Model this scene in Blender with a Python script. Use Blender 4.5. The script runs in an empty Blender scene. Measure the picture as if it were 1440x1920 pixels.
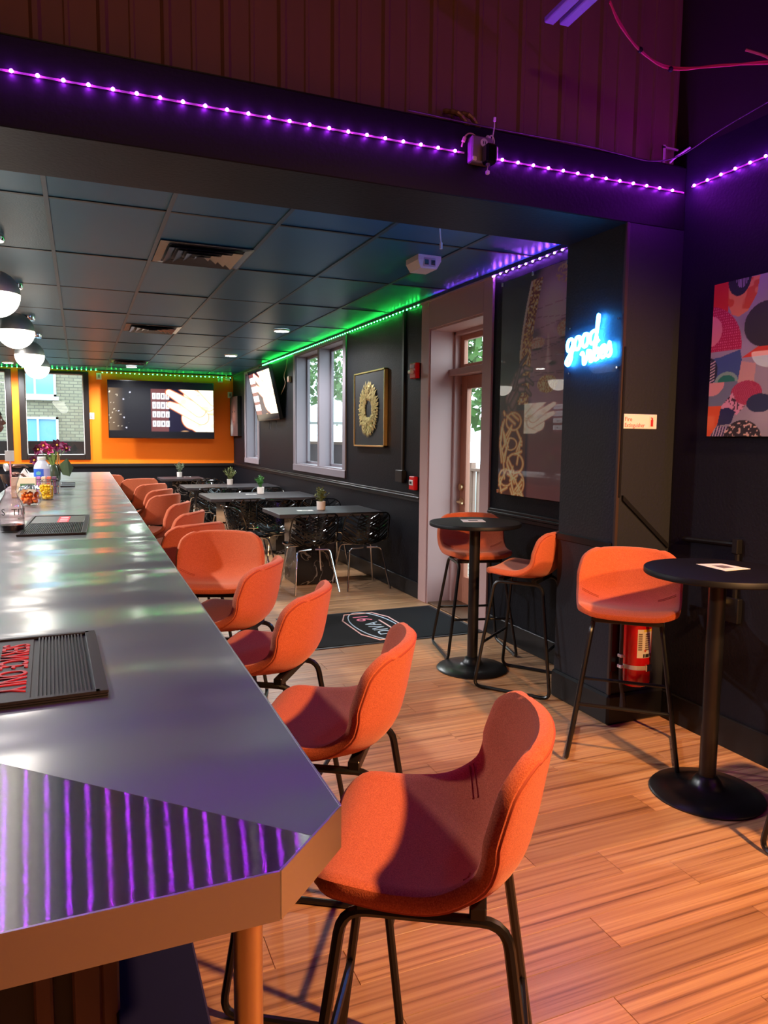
import bpy, math, random
import numpy as np
from mathutils import Vector, Matrix

random.seed(7)
rng = np.random.default_rng(7)
scene = bpy.context.scene
COL = scene.collection

# ------------------------------------------------------------------ camera
CAM_H = 1.475
YAW, PITCH, ROLL, FPX = 0.3943, -0.1004, 0.0095, 1367.0
fwd = Vector((math.sin(YAW)*math.cos(PITCH), math.cos(YAW)*math.cos(PITCH), math.sin(PITCH)))
right = Vector((math.cos(YAW), -math.sin(YAW), 0.0))
up = right.cross(fwd)
r2 = right*math.cos(ROLL) + up*math.sin(ROLL)
u2 = up*math.cos(ROLL) - right*math.sin(ROLL)
cam_data = bpy.data.cameras.new('camera')
cam_data.sensor_fit = 'HORIZONTAL'
cam_data.sensor_width = 36.0
cam_data.lens = 36.0*FPX/1440.0
cam_data.clip_start = 0.05
cam_data.clip_end = 300
cam = bpy.data.objects.new('camera', cam_data)
COL.objects.link(cam)
M = Matrix(((r2.x, u2.x, -fwd.x, 0), (r2.y, u2.y, -fwd.y, 0), (r2.z, u2.z, -fwd.z, CAM_H), (0, 0, 0, 1)))
cam.matrix_world = M
scene.camera = cam

# ------------------------------------------------------------------ world / exposure
scene.view_settings.view_transform = 'Standard'
scene.view_settings.look = 'None'
scene.view_settings.gamma = 1.0
scene.view_settings.exposure = 0.0
scene.view_settings.use_curve_mapping = False
world = bpy.data.worlds.new('world')
scene.world = world
world.use_nodes = True
bg = world.node_tree.nodes['Background']
bg.inputs['Color'].default_value = (0.74, 0.90, 1.0, 1)
bg.inputs['Strength'].default_value = 6.0
scene.cycles.max_bounces = 8
scene.cycles.diffuse_bounces = 4
scene.cycles.glossy_bounces = 4
scene.cycles.transmission_bounces = 6
scene.cycles.transparent_max_bounces = 12
scene.cycles.sample_clamp_indirect = 4.0
scene.cycles.caustics_reflective = False
scene.cycles.caustics_refractive = False
try:
    scene.cycles.use_denoising = True
    scene.cycles.denoiser = 'OPENIMAGEDENOISE'
except Exception:
    pass

def spot(name, loc, target, energy, color, angle, blend=0.6, size=0.08):
    d = bpy.data.lights.new(name, 'SPOT')
    d.energy = energy; d.color = color; d.spot_size = math.radians(angle); d.spot_blend = blend
    d.shadow_soft_size = size
    o = bpy.data.objects.new(name, d); COL.objects.link(o)
    o.location = loc
    o.rotation_euler = (Vector(target)-Vector(loc)).to_track_quat('-Z', 'Y').to_euler()
    return o
WARM = (1.0, 0.52, 0.20)
spot('unseen_warm_spot', (2.35, 0.05, 2.75), (1.5, 1.6, 0.0), 640, WARM, 120, 0.8, 0.06)
spot('unseen_warm_spot', (1.75, -2.0, 2.45), (2.45, 4.2, 0.75), 700, WARM, 30, 0.6, 0.08)
spot('unseen_warm_spot', (0.2, -0.9, 3.6), (0.5, 3.0, 3.3), 45, WARM, 75, 0.9, 0.10)  # added lamp, out of view, to warm the metal siding
spot('unseen_warm_spot', (0.3, -1.6, 3.4), (0.1, -3.4, 0.8), 420, WARM, 100, 0.8, 0.10)  # added lamp; warms the unseen rear wall so the bar edge reflects gold

# ------------------------------------------------------------------ helpers
def lin(c):
    c = c/255.0
    return c/12.92 if c <= 0.04045 else ((c+0.055)/1.055)**2.4
def rgb(r, g, b): return (lin(r), lin(g), lin(b), 1.0)

def tag(o, label=None, cat=None, group=None, kind=None):
    if label: o['label'] = label
    if cat: o['category'] = cat
    if group: o['group'] = group
    if kind: o['kind'] = kind
    return o
def empty(name, loc=(0, 0, 0), rz=0.0, label=None, cat=None, group=None):
    o = bpy.data.objects.new(name, None); COL.objects.link(o)
    o.location = loc; o.rotation_euler = (0, 0, rz); o.empty_display_size = 0.1
    return tag(o, label, cat, group)
def copy_tree(o, parent=None):
    c = o.copy(); COL.objects.link(c)
    if parent is not None: c.parent = parent
    for ch in list(o.children): copy_tree(ch, c)
    return c

class MB:
    def __init__(s): s.v = []; s.f = []
    def add(s, vs, fs):
        n = len(s.v); s.v += [tuple(p) for p in vs]; s.f += [tuple(i+n for i in f) for f in fs]; return s
    def box(s, x0, x1, y0, y1, z0, z1, b=0.0):
        if b <= 0:
            vs = [(x0,y0,z0),(x1,y0,z0),(x1,y1,z0),(x0,y1,z0),(x0,y0,z1),(x1,y0,z1),(x1,y1,z1),(x0,y1,z1)]
            fs = [(0,3,2,1),(4,5,6,7),(0,1,5,4),(1,2,6,5),(2,3,7,6),(3,0,4,7)]
            return s.add(vs, fs)
        # chamfered box
        vs = []; idx = {}
        for ix, (X, sx) in enumerate(((x0, 1), (x1, -1))):
            for iy, (Y, sy) in enumerate(((y0, 1), (y1, -1))):
                for iz, (Z, sz) in enumerate(((z0, 1), (z1, -1))):
                    idx[ix,iy,iz,'x'] = len(vs); vs.append((X, Y+sy*b, Z+sz*b))
                    idx[ix,iy,iz,'y'] = len(vs); vs.append((X+sx*b, Y, Z+sz*b))
                    idx[ix,iy,iz,'z'] = len(vs); vs.append((X+sx*b, Y+sy*b, Z))
        I = lambda a, b2, c, d: idx[a, b2, c, d]
        fs = []
        for a in (0, 1):
            q = [I(a,0,0,'x'), I(a,1,0,'x'), I(a,1,1,'x'), I(a,0,1,'x')]; fs.append(q if a else q[::-1])
            q = [I(0,a,0,'y'), I(1,a,0,'y'), I(1,a,1,'y'), I(0,a,1,'y')]; fs.append(q[::-1] if a else q)
            q = [I(0,0,a,'z'), I(1,0,a,'z'), I(1,1,a,'z'), I(0,1,a,'z')]; fs.append(q if a else q[::-1])
        for a in (0, 1):
            for c in (0, 1):
                q = [I(a,c,0,'x'), I(a,c,0,'y'), I(a,c,1,'y'), I(a,c,1,'x')]; fs.append(q if (a ^ c) else q[::-1])
                q = [I(a,0,c,'x'), I(a,1,c,'x'), I(a,1,c,'z'), I(a,0,c,'z')]; fs.append(q if (a ^ c ^ 1) == 0 else q[::-1])
                q = [I(0,a,c,'y'), I(1,a,c,'y'), I(1,a,c,'z'), I(0,a,c,'z')]; fs.append(q if (a ^ c) == 0 else q[::-1])
                for d in (0, 1):
                    fs.append((I(a,c,d,'x'), I(a,c,d,'y'), I(a,c,d,'z')))
        return s.add(vs, fs)
    def tube(s, pts, r, n=8, closed=False, caps=True, rs=None):
        pts = [Vector(p) for p in pts]; m = len(pts)
        rings = []
        prev = None
        for i in range(m):
            if closed: t = (pts[(i+1) % m]-pts[i-1])
            else: t = pts[min(i+1, m-1)]-pts[max(i-1, 0)]
            if t.length < 1e-9: t = Vector((0, 0, 1))
            t.normalize()
            if prev is None:
                a = Vector((0, 0, 1)) if abs(t.z) < 0.9 else Vector((1, 0, 0))
                nn = t.cross(a).normalized()
            else:
                nn = prev - t*prev.dot(t)
                if nn.length < 1e-6: nn = t.orthogonal()
                nn.normalize()
            prev = nn; bb = t.cross(nn)
            rr = rs[i] if rs else r
            rings.append([pts[i]+nn*(math.cos(2*math.pi*k/n)*rr)+bb*(math.sin(2*math.pi*k/n)*rr) for k in range(n)])
        vs = [p for rg in rings for p in rg]; fs = []
        for i in range(m if closed else m-1):
            j = (i+1) % m
            for k in range(n):
                fs.append((i*n+k, i*n+(k+1) % n, j*n+(k+1) % n, j*n+k))
        if not closed and caps:
            fs.append(tuple(range(n-1, -1, -1))); fs.append(tuple((m-1)*n+k for k in range(n)))
        return s.add(vs, fs)
    def lathe(s, prof, c=(0, 0, 0), n=24, caps=True):
        vs = []; fs = []; m = len(prof)
        for r, z in prof:
            for k in range(n):
                a = 2*math.pi*k/n; vs.append((c[0]+r*math.cos(a), c[1]+r*math.sin(a), c[2]+z))
        for i in range(m-1):
            for k in range(n):
                fs.append((i*n+k, i*n+(k+1) % n, (i+1)*n+(k+1) % n, (i+1)*n+k))
        if caps:
            if prof[0][0] > 1e-4: fs.append(tuple(range(n-1, -1, -1)))
            if prof[-1][0] > 1e-4: fs.append(tuple((m-1)*n+k for k in range(n)))
        return s.add(vs, fs)
    def prism(s, poly, z0, z1):
        n = len(poly)
        vs = [(x, y, z0) for x, y in poly]+[(x, y, z1) for x, y in poly]
        fs = [tuple(range(n-1, -1, -1)), tuple(range(n, 2*n))]+[(i, (i+1) % n, n+(i+1) % n, n+i) for i in range(n)]
        return s.add(vs, fs)
    def ball(s, c, r, n=12, m=8, sc=(1, 1, 1)):
        vs = [(c[0], c[1], c[2]-r*sc[2])]; fs = []
        for i in range(1, m):
            t = math.pi*i/m-math.pi/2
            for k in range(n):
                a = 2*math.pi*k/n
                vs.append((c[0]+r*sc[0]*math.cos(t)*math.cos(a), c[1]+r*sc[1]*math.cos(t)*math.sin(a), c[2]+r*sc[2]*math.sin(t)))
        vs.append((c[0], c[1], c[2]+r*sc[2])); L = len(vs)-1
        for k in range(n):
            fs.append((0, 1+(k+1) % n, 1+k)); b = 1+(m-2)*n
            fs.append((b+k, b+(k+1) % n, L))
        for i in range(m-2):
            for k in range(n):
                fs.append((1+i*n+k, 1+i*n+(k+1) % n, 1+(i+1)*n+(k+1) % n, 1+(i+1)*n+k))
        return s.add(vs, fs)
    def xf(s, Mx):
        s.v = [tuple(Mx @ Vector(p)) for p in s.v]; return s
    def mesh(s, name, mat, smooth=False):
        me = bpy.data.meshes.new(name); me.from_pydata(s.v, [], s.f); me.update()
        if mat: me.materials.append(mat)
        if smooth:
            me.polygons.foreach_set('use_smooth', [True]*len(me.polygons))
            try: me.set_sharp_from_angle(angle=math.radians(40))
            except Exception: pass
        return me
    def build(s, name, mat, parent=None, smooth=False, loc=None, rot=None):
        o = bpy.data.objects.new(name, s.mesh(name, mat, smooth)); COL.objects.link(o)
        if parent: o.parent = parent
        if loc: o.location = loc
        if rot: o.rotation_euler = rot
        return o

def inst(name, me, parent=None, loc=(0, 0, 0), rot=(0, 0, 0)):
    o = bpy.data.objects.new(name, me); COL.objects.link(o)
    if parent: o.parent = parent
    o.location = loc; o.rotation_euler = rot
    return o
def struct(o): o['kind'] = 'structure'; return o

def rounded(pts, r, k=5, closed=False):
    """polyline with filleted corners"""
    P = [Vector(p) for p in pts]; n = len(P); out = []
    for i in range(n):
        if not closed and i in (0, n-1): out.append(P[i]); continue
        a, b, c = P[i-1], P[i], P[(i+1) % n]
        d1 = (a-b); d2 = (c-b)
        rr = min(r, d1.length*0.45, d2.length*0.45)
        p1 = b+d1.normalized()*rr; p2 = b+d2.normalized()*rr
        for j in range(k+1):
            t = j/k
            out.append(p1*(1-t)**2+b*2*t*(1-t)+p2*t*t)
    return out

# ------------------------------------------------------------------ materials
def new_mat(name):
    m = bpy.data.materials.new(name); m.use_nodes = True
    return m, m.node_tree.nodes, m.node_tree.links, m.node_tree.nodes['Principled BSDF']
def mat(name, col, rough=0.5, metal=0.0, spec=0.5, emit=None, es=0.0, bump=None, vary=None, coat=0.0, sheen=0.0, trans=0.0, ior=None, tint=None):
    """bump=(scale,strength,distance); vary=(scale, dark factor, stretch xyz)"""
    m, N, L, B = new_mat(name)
    B.inputs['Base Color'].default_value = col
    B.inputs['Roughness'].default_value = rough
    B.inputs['Metallic'].default_value = metal
    B.inputs['Specular IOR Level'].default_value = spec
    B.inputs['Coat Weight'].default_value = coat
    B.inputs['Transmission Weight'].default_value = trans
    if tint: B.inputs['Specular Tint'].default_value = tint
    if ior: B.inputs['IOR'].default_value = ior
    if sheen: B.inputs['Sheen Weight'].default_value = sheen
    if emit:
        B.inputs['Emission Color'].default_value = emit; B.inputs['Emission Strength'].default_value = es
    tc = None
    if bump or vary:
        tc = N.new('ShaderNodeTexCoord')
    if vary:
        mp = N.new('ShaderNodeMapping'); L.new(tc.outputs['Object'], mp.inputs['Vector'])
        mp.inputs['Scale'].default_value = vary[2] if len(vary) > 2 else (1, 1, 1)
        nz = N.new('ShaderNodeTexNoise'); nz.inputs['Scale'].default_value = vary[0]; nz.inputs['Detail'].default_value = 3
        L.new(mp.outputs['Vector'], nz.inputs['Vector'])
        cr = N.new('ShaderNodeValToRGB')
        d = vary[1]
        cr.color_ramp.elements[0].position = 0.3; cr.color_ramp.elements[1].position = 0.7
        cr.color_ramp.elements[0].color = (col[0]*d, col[1]*d, col[2]*d, 1)
        cr.color_ramp.elements[1].color = col
        L.new(nz.outputs['Fac'], cr.inputs['Fac']); L.new(cr.outputs['Color'], B.inputs['Base Color'])
    if bump:
        nz = N.new('ShaderNodeTexNoise'); nz.inputs['Scale'].default_value = bump[0]; nz.inputs['Detail'].default_value = 2
        L.new(tc.outputs['Object'], nz.inputs['Vector'])
        bp = N.new('ShaderNodeBump'); bp.inputs['Strength'].default_value = bump[1]; bp.inputs['Distance'].default_value = bump[2]
        L.new(nz.outputs['Fac'], bp.inputs['Height']); L.new(bp.outputs['Normal'], B.inputs['Normal'])
    return m
def emis(name, col, s):
    return mat(name, (0.02, 0.02, 0.02, 1), 0.6, emit=(col[0], col[1], col[2], 1), es=s)
def glass_mat(name, tint=(1, 1, 1, 1), refl=1.0, rough=0.0):
    m = bpy.data.materials.new(name); m.use_nodes = True
    N, L = m.node_tree.nodes, m.node_tree.links
    N.remove(N['Principled BSDF']); out = N['Material Output']
    tr = N.new('ShaderNodeBsdfTransparent'); tr.inputs['Color'].default_value = tint
    gl = N.new('ShaderNodeBsdfGlossy'); gl.inputs['Roughness'].default_value = rough
    lw = N.new('ShaderNodeLayerWeight'); lw.inputs['Blend'].default_value = 0.5
    pw = N.new('ShaderNodeMath'); pw.operation = 'POWER'; pw.inputs[1].default_value = 5.0; L.new(lw.outputs['Facing'], pw.inputs[0])
    fr = N.new('ShaderNodeMath'); fr.operation = 'MULTIPLY_ADD'; fr.inputs[1].default_value = 0.9; fr.inputs[2].default_value = 0.04; L.new(pw.outputs['Value'], fr.inputs[0])
    mu = N.new('ShaderNodeMath'); mu.operation = 'MULTIPLY'; mu.inputs[1].default_value = refl
    mx = N.new('ShaderNodeMixShader')
    L.new(fr.outputs['Value'], mu.inputs[0]); L.new(mu.outputs['Value'], mx.inputs['Fac'])
    L.new(tr.outputs['BSDF'], mx.inputs[1]); L.new(gl.outputs['BSDF'], mx.inputs[2]); L.new(mx.outputs['Shader'], out.inputs['Surface'])
    return m
def print_mat(name, rough=0.5, emit=0.0, spec=0.5, coat=0.0):
    if emit > 0: spec = 0.08
    m, N, L, B = new_mat(name)
    at = N.new('ShaderNodeAttribute'); at.attribute_name = 'Col'
    B.inputs['Roughness'].default_value = rough; B.inputs['Specular IOR Level'].default_value = spec; B.inputs['Coat Weight'].default_value = coat
    B.inputs['Coat Roughness'].default_value = 0.01
    if emit > 0:
        B.inputs['Base Color'].default_value = (0.01, 0.01, 0.01, 1)
        L.new(at.outputs['Color'], B.inputs['Emission Color']); B.inputs['Emission Strength'].default_value = emit
    else:
        L.new(at.outputs['Color'], B.inputs['Base Color'])
    return m
def print_sheet(name, origin, ux, uy, nx, ny, fn, m, parent=None):
    """flat printed sheet: origin = bottom left corner, ux/uy = edge vectors; fn(U,V)->linear rgb arrays (V up)"""
    U, V = np.meshgrid(np.linspace(0, 1, nx), np.linspace(0, 1, ny))
    O = np.array(origin); P = O+U[..., None]*np.array(ux)+V[..., None]*np.array(uy)
    idx = np.arange(nx*ny).reshape(ny, nx)
    F = np.stack([idx[:-1, :-1], idx[:-1, 1:], idx[1:, 1:], idx[1:, :-1]], -1).reshape(-1, 4)
    me = bpy.data.meshes.new(name); me.from_pydata(P.reshape(-1, 3).tolist(), [], F.tolist()); me.update()
    c = np.ones((ny, nx, 4), np.float32); c[..., :3] = fn(U, V)
    at = me.color_attributes.new('Col', 'FLOAT_COLOR', 'POINT'); at.data.foreach_set('color', c.reshape(-1))
    me.materials.append(m)
    o = bpy.data.objects.new(name, me); COL.objects.link(o)
    if parent: o.parent = parent
    return o
def text_mesh(name, txt, size, m, Mx, parent=None, extrude=0.0, align='CENTER', xscale=1.0, bold=0.0):
    cu = bpy.data.curves.new(name, 'FONT'); cu.body = txt; cu.size = size; cu.extrude = extrude; cu.align_x = align; cu.align_y = 'CENTER'
    cu.resolution_u = 3; cu.offset = bold
    t = bpy.data.objects.new(name+'_c', cu); COL.objects.link(t)
    dg = bpy.context.evaluated_depsgraph_get(); dg.update()
    me = bpy.data.meshes.new_from_object(t.evaluated_get(dg)); me.name = name
    bpy.data.objects.remove(t); bpy.data.curves.remove(cu)
    me.transform(Matrix.Scale(xscale, 4, (1, 0, 0))); me.transform(Mx)
    me.materials.clear(); me.materials.append(m)
    o = bpy.data.objects.new(name, me); COL.objects.link(o)
    if parent: o.parent = parent
    return o
def frame_mat(o, x, y, z):
    """matrix from column axes"""
    x, y, z = Vector(x), Vector(y), Vector(z)
    return Matrix(((x.x, y.x, z.x, o[0]), (x.y, y.y, z.y, o[1]), (x.z, y.z, z.z, o[2]), (0, 0, 0, 1)))

K = {}
K['wall'] = mat('black_textured_paint', rgb(20, 20, 26), 0.52, spec=0.3, ior=1.3, bump=(70, 0.35, 0.004))
K['wains'] = mat('black_wainscot_paint', rgb(15, 15, 20), 0.52, spec=0.3, ior=1.3, bump=(70, 0.2, 0.003))
K['beam'] = mat('dark_beam_paint', rgb(19, 17, 22), 0.5, spec=0.16, bump=(60, 0.25, 0.004))
K['trimblack'] = mat('black_satin_trim', rgb(17, 17, 20), 0.42, spec=0.35)
K['orange_wall'] = mat('orange_wall_paint', rgb(250, 120, 4), 0.6, spec=0.3)
K['casing'] = mat('mauve_casing_paint', rgb(200, 162, 158), 0.45)
K['wincasing'] = mat('shaded_window_casing', rgb(138, 128, 136), 0.5)  # casing paint greyed to carry the shade on the window trim
K['pillar'] = mat('neon_lit_pillar_paint', rgb(36, 38, 46), 0.5, spec=0.3, bump=(70, 0.35, 0.004))  # wall paint made lighter and bluer to carry the neon's light
K['door'] = mat('brown_door_paint', rgb(186, 120, 95), 0.4)
K['winframe'] = mat('black_window_frame', rgb(30, 22, 20), 0.35)
K['glass'] = glass_mat('window_glass', (0.93, 0.97, 0.96, 1))
K['glass2'] = glass_mat('clear_glassware', (0.985, 0.98, 0.985, 1), 1.2)
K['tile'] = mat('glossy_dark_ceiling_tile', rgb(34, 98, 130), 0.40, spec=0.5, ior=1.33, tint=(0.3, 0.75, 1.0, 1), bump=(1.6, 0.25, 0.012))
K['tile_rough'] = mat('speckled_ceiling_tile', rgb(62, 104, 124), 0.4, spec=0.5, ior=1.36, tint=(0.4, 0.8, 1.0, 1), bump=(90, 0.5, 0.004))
K['tbar'] = mat('ceiling_grid_bar', rgb(40, 66, 84), 0.42, spec=0.4)
K['siding'] = mat('brown_metal_siding', rgb(132, 96, 78), 0.55, vary=(3, 0.75, (1, 1, 0.3)))
K['black_metal'] = mat('black_powder_coat', rgb(20, 20, 22), 0.32)
K['black_top'] = mat('black_table_laminate', rgb(12, 12, 16), 0.5, spec=0.25)
K['dark_top'] = mat('dark_grey_table_laminate', rgb(46, 42, 48), 0.45, spec=0.4)
K['chrome'] = mat('chrome', (0.8, 0.8, 0.82, 1), 0.12, 1.0)
K['black_gloss'] = mat('glossy_black_plastic', rgb(16, 16, 18), 0.12, spec=0.6)
K['white_plastic'] = mat('white_plastic', rgb(232, 228, 226), 0.4)
K['paper'] = mat('white_paper', rgb(240, 238, 234), 0.6)
K['ink'] = mat('grey_ink', rgb(110, 105, 105), 0.6)
K['red_plastic'] = mat('red_plastic', rgb(220, 20, 28), 0.3)
K['nickel'] = mat('brushed_nickel', (0.62, 0.58, 0.53, 1), 0.5, 0.75)
K['brass'] = mat('brass_post', (0.75, 0.52, 0.28, 1), 0.35, 1.0)
K['rubber'] = mat('black_rubber', rgb(38, 33, 38), 0.42)
K['pot'] = mat('white_ceramic_pot', rgb(236, 222, 214), 0.4)
K['soil'] = mat('dark_soil', rgb(50, 36, 28), 0.9)
K['leafA'] = mat('olive_leaf', rgb(120, 128, 70), 0.5, vary=(40, 0.6))
K['leafB'] = mat('bright_green_leaf', rgb(72, 130, 52), 0.45, vary=(40, 0.6))
K['leafC'] = mat('grey_green_leaf', rgb(120, 132, 104), 0.5, vary=(40, 0.6))
K['screen_bezel'] = mat('black_screen_bezel', rgb(12, 12, 14), 0.2)

def fabric():
    m, N, L, B = new_mat('orange_woven_fabric')
    tc = N.new('ShaderNodeTexCoord')
    nz = N.new('ShaderNodeTexNoise'); nz.inputs['Scale'].default_value = 420; nz.inputs['Detail'].default_value = 2
    n2 = N.new('ShaderNodeTexNoise'); n2.inputs['Scale'].default_value = 9; n2.inputs['Detail'].default_value = 2
    L.new(tc.outputs['Object'], nz.inputs['Vector']); L.new(tc.outputs['Object'], n2.inputs['Vector'])
    cr = N.new('ShaderNodeValToRGB'); cr.color_ramp.elements[0].position = 0.32; cr.color_ramp.elements[1].position = 0.68
    cr.color_ramp.elements[0].color = rgb(186, 84, 52); cr.color_ramp.elements[1].color = rgb(220, 116, 76)
    L.new(nz.outputs['Fac'], cr.inputs['Fac'])
    mx = N.new('ShaderNodeMixRGB'); mx.blend_type = 'MULTIPLY'; mx.inputs['Fac'].default_value = 0.25
    L.new(cr.outputs['Color'], mx.inputs['Color1']); L.new(n2.outputs['Color'], mx.inputs['Color2'])
    L.new(cr.outputs['Color'], B.inputs['Base Color'])
    B.inputs['Roughness'].default_value = 0.85; B.inputs['Specular IOR Level'].default_value = 0.2
    B.inputs['Sheen Weight'].default_value = 0.35; B.inputs['Sheen Tint'].default_value = (1, 0.6, 0.5, 1)
    bp = N.new('ShaderNodeBump'); bp.inputs['Strength'].default_value = 0.25; bp.inputs['Distance'].default_value = 0.002
    L.new(nz.outputs['Fac'], bp.inputs['Height']); L.new(bp.outputs['Normal'], B.inputs['Normal'])
    return m
K['fabric'] = fabric()
K['seam'] = mat('rust_seam', rgb(178, 76, 46), 0.8)

def plank_mat(name, use_random):
    m, N, L, B = new_mat(name)
    tc = N.new('ShaderNodeTexCoord')
    mp = N.new('ShaderNodeMapping')
    L.new(tc.outputs['Object'], mp.inputs['Vector'])
    if use_random:
        oi = N.new('ShaderNodeObjectInfo')
        cb = N.new('ShaderNodeCombineXYZ'); ml = N.new('ShaderNodeMath'); ml.operation = 'MULTIPLY'; ml.inputs[1].default_value = 57.0
        L.new(oi.outputs['Random'], ml.inputs[0]); L.new(ml.outputs['Value'], cb.inputs['Y']); L.new(ml.outputs['Value'], cb.inputs['X'])
        L.new(cb.outputs['Vector'], mp.inputs['Location'])
    mp.inputs['Scale'].default_value = (0.7, 52, 1)
    nz = N.new('ShaderNodeTexNoise'); nz.inputs['Scale'].default_value = 1.0; nz.inputs['Detail'].default_value = 5; nz.inputs['Roughness'].default_value = 0.6
    L.new(mp.outputs['Vector'], nz.inputs['Vector'])
    cr = N.new('ShaderNodeValToRGB')
    e = cr.color_ramp.elements
    e[0].position = 0.30; e[0].color = rgb(126, 86, 60); e[1].position = 0.66; e[1].color = rgb(212, 166, 120)
    k = e.new(0.45); k.color = rgb(186, 136, 98)
    L.new(nz.outputs['Fac'], cr.inputs['Fac'])
    col = cr.outputs['Color']
    if use_random:
        hv = N.new('ShaderNodeHueSaturation'); mr = N.new('ShaderNodeMapRange')
        mr.inputs['To Min'].default_value = 0.82; mr.inputs['To Max'].default_value = 1.15
        L.new(oi.outputs['Random'], mr.inputs['Value']); L.new(mr.outputs['Result'], hv.inputs['Value']); L.new(col, hv.inputs['Color'])
        col = hv.outputs['Color']
    L.new(col, B.inputs['Base Color'])
    B.inputs['Roughness'].default_value = 0.36; B.inputs['Specular IOR Level'].default_value = 0.4
    bp = N.new('ShaderNodeBump'); bp.inputs['Strength'].default_value = 0.12; bp.inputs['Distance'].default_value = 0.002
    L.new(nz.outputs['Fac'], bp.inputs['Height']); L.new(bp.outputs['Normal'], B.inputs['Normal'])
    return m
K['plank'] = plank_mat('laminate_plank', True)
K['floor'] = plank_mat('laminate_floor', False)

def steel(name, rough_a, rough_b, aniso, wide, wav, mixf, stretch=(1, 1, 1), dist=0.01):
    """brushed sheet steel: a broad satin lobe plus a sharper brushed lobe stretched across the grain"""
    m = bpy.data.materials.new(name); m.use_nodes = True
    N, L = m.node_tree.nodes, m.node_tree.links
    N.remove(N['Principled BSDF']); out = N['Material Output']
    tg = N.new('ShaderNodeTangent'); tg.direction_type = 'UV_MAP'; tg.uv_map = 'UVMap'
    A = N.new('ShaderNodeBsdfAnisotropic'); A.inputs['Color'].default_value = (0.64, 0.65, 0.67, 1); A.inputs['Roughness'].default_value = rough_a
    B = N.new('ShaderNodeBsdfAnisotropic'); B.inputs['Color'].default_value = (0.86, 0.86, 0.86, 1); B.inputs['Roughness'].default_value = rough_b; B.inputs['Anisotropy'].default_value = aniso
    L.new(tg.outputs['Tangent'], B.inputs['Tangent'])
    tc = N.new('ShaderNodeTexCoord')
    nw = N.new('ShaderNodeTexNoise'); nw.inputs['Scale'].default_value = wide; nw.inputs['Detail'].default_value = 1
    mp = N.new('ShaderNodeMapping'); mp.inputs['Scale'].default_value = stretch; L.new(tc.outputs['Object'], mp.inputs['Vector']); L.new(mp.outputs['Vector'], nw.inputs['Vector'])
    b2 = N.new('ShaderNodeBump'); b2.inputs['Strength'].default_value = wav; b2.inputs['Distance'].default_value = dist
    L.new(nw.outputs['Fac'], b2.inputs['Height'])
    L.new(b2.outputs['Normal'], A.inputs['Normal']); L.new(b2.outputs['Normal'], B.inputs['Normal'])
    mx = N.new('ShaderNodeMixShader'); mx.inputs['Fac'].default_value = mixf
    L.new(A.outputs['BSDF'], mx.inputs[1]); L.new(B.outputs['BSDF'], mx.inputs[2]); L.new(mx.outputs['Shader'], out.inputs['Surface'])
    return m
K['steel_main'] = steel('brushed_steel_bar_top', 0.42, 0.16, 0.30, 2.2, 1.0, 0.60, (0.5, 1.4, 1), 0.021)
K['steel_near'] = steel('brushed_steel_return_top', 0.35, 0.15, 0.91, 2.2, 0.05, 0.92)
K['steel_edge'] = mat('brushed_steel_edge', (0.62, 0.60, 0.57, 1), 0.34, 1.0)
# ================================================================== STRUCTURE
XR = 2.855           # right wall face
YF = 14.76           # far wall face
ZC = 2.70            # back room ceiling
BY0, BY1 = 2.945, 3.42   # beam / pillar depth range
ZB = 2.535           # beam underside

# ---- floor: slab + planks near the camera
floor = struct(MB().box(-4.2, 3.2, -3.6, YF+0.3, -0.12, -0.004).build('floor', K['floor']))
PW = 0.145
plank_meshes = {}
def plank_mesh(w):
    key = round(w, 3)
    if key not in plank_meshes:
        plank_meshes[key] = MB().box(0, w-0.0012, 0.0006, PW-0.0006, -0.003, 0.0, 0.0009).mesh('plank', K['plank'])
    return plank_meshes[key]
y = 0.413; row = 0
offs = [0.20, 0.66, 0.46, 0.20, 0.87, 0.42, 0.05, 0.72]
while y < 6.3:
    j = offs[row % len(offs)]
    x = j-1.22
    while x < XR-0.01:
        x0 = max(x, -0.3); x1 = min(x+1.22, XR)
        if x1-x0 > 0.03: inst('plank', plank_mesh(x1-x0), floor, (x0, y, 0.0))
        x += 1.22
    y += PW; row += 1

# ---- right wall with openings
def wall_y(name, x0, x1, y0, y1, ztop, ops, m):
    mb = MB(); cur = y0
    for (a, b, z0, z1) in sorted(ops):
        mb.box(x0, x1, cur, a, 0, ztop)
        if z0 > 0: mb.box(x0, x1, a, b, 0, z0)
        mb.box(x0, x1, a, b, z1, ztop); cur = b
    mb.box(x0, x1, cur, y1, 0, ztop)
    return struct(mb.build(name, m))
DY0, DY1, DZ = 4.905, 5.83, 2.425
W2 = (8.11, 10.14, 1.10, 2.62); W1 = (12.55, 13.51, 1.10, 2.62)
wall_right = wall_y('wall_right', XR, XR+0.19, BY0, YF+0.3, 2.95, [(DY0, DY1, 0, DZ), W2, W1], K['wall'])
struct(MB().box(XR, XR+0.19, -3.6, BY0, 0, 2.92).build('wall_front_right', mat('dark_blue_black_paint', rgb(28, 28, 38), 0.5, spec=0.3, ior=1.35, bump=(70, 0.35, 0.004))))
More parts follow.
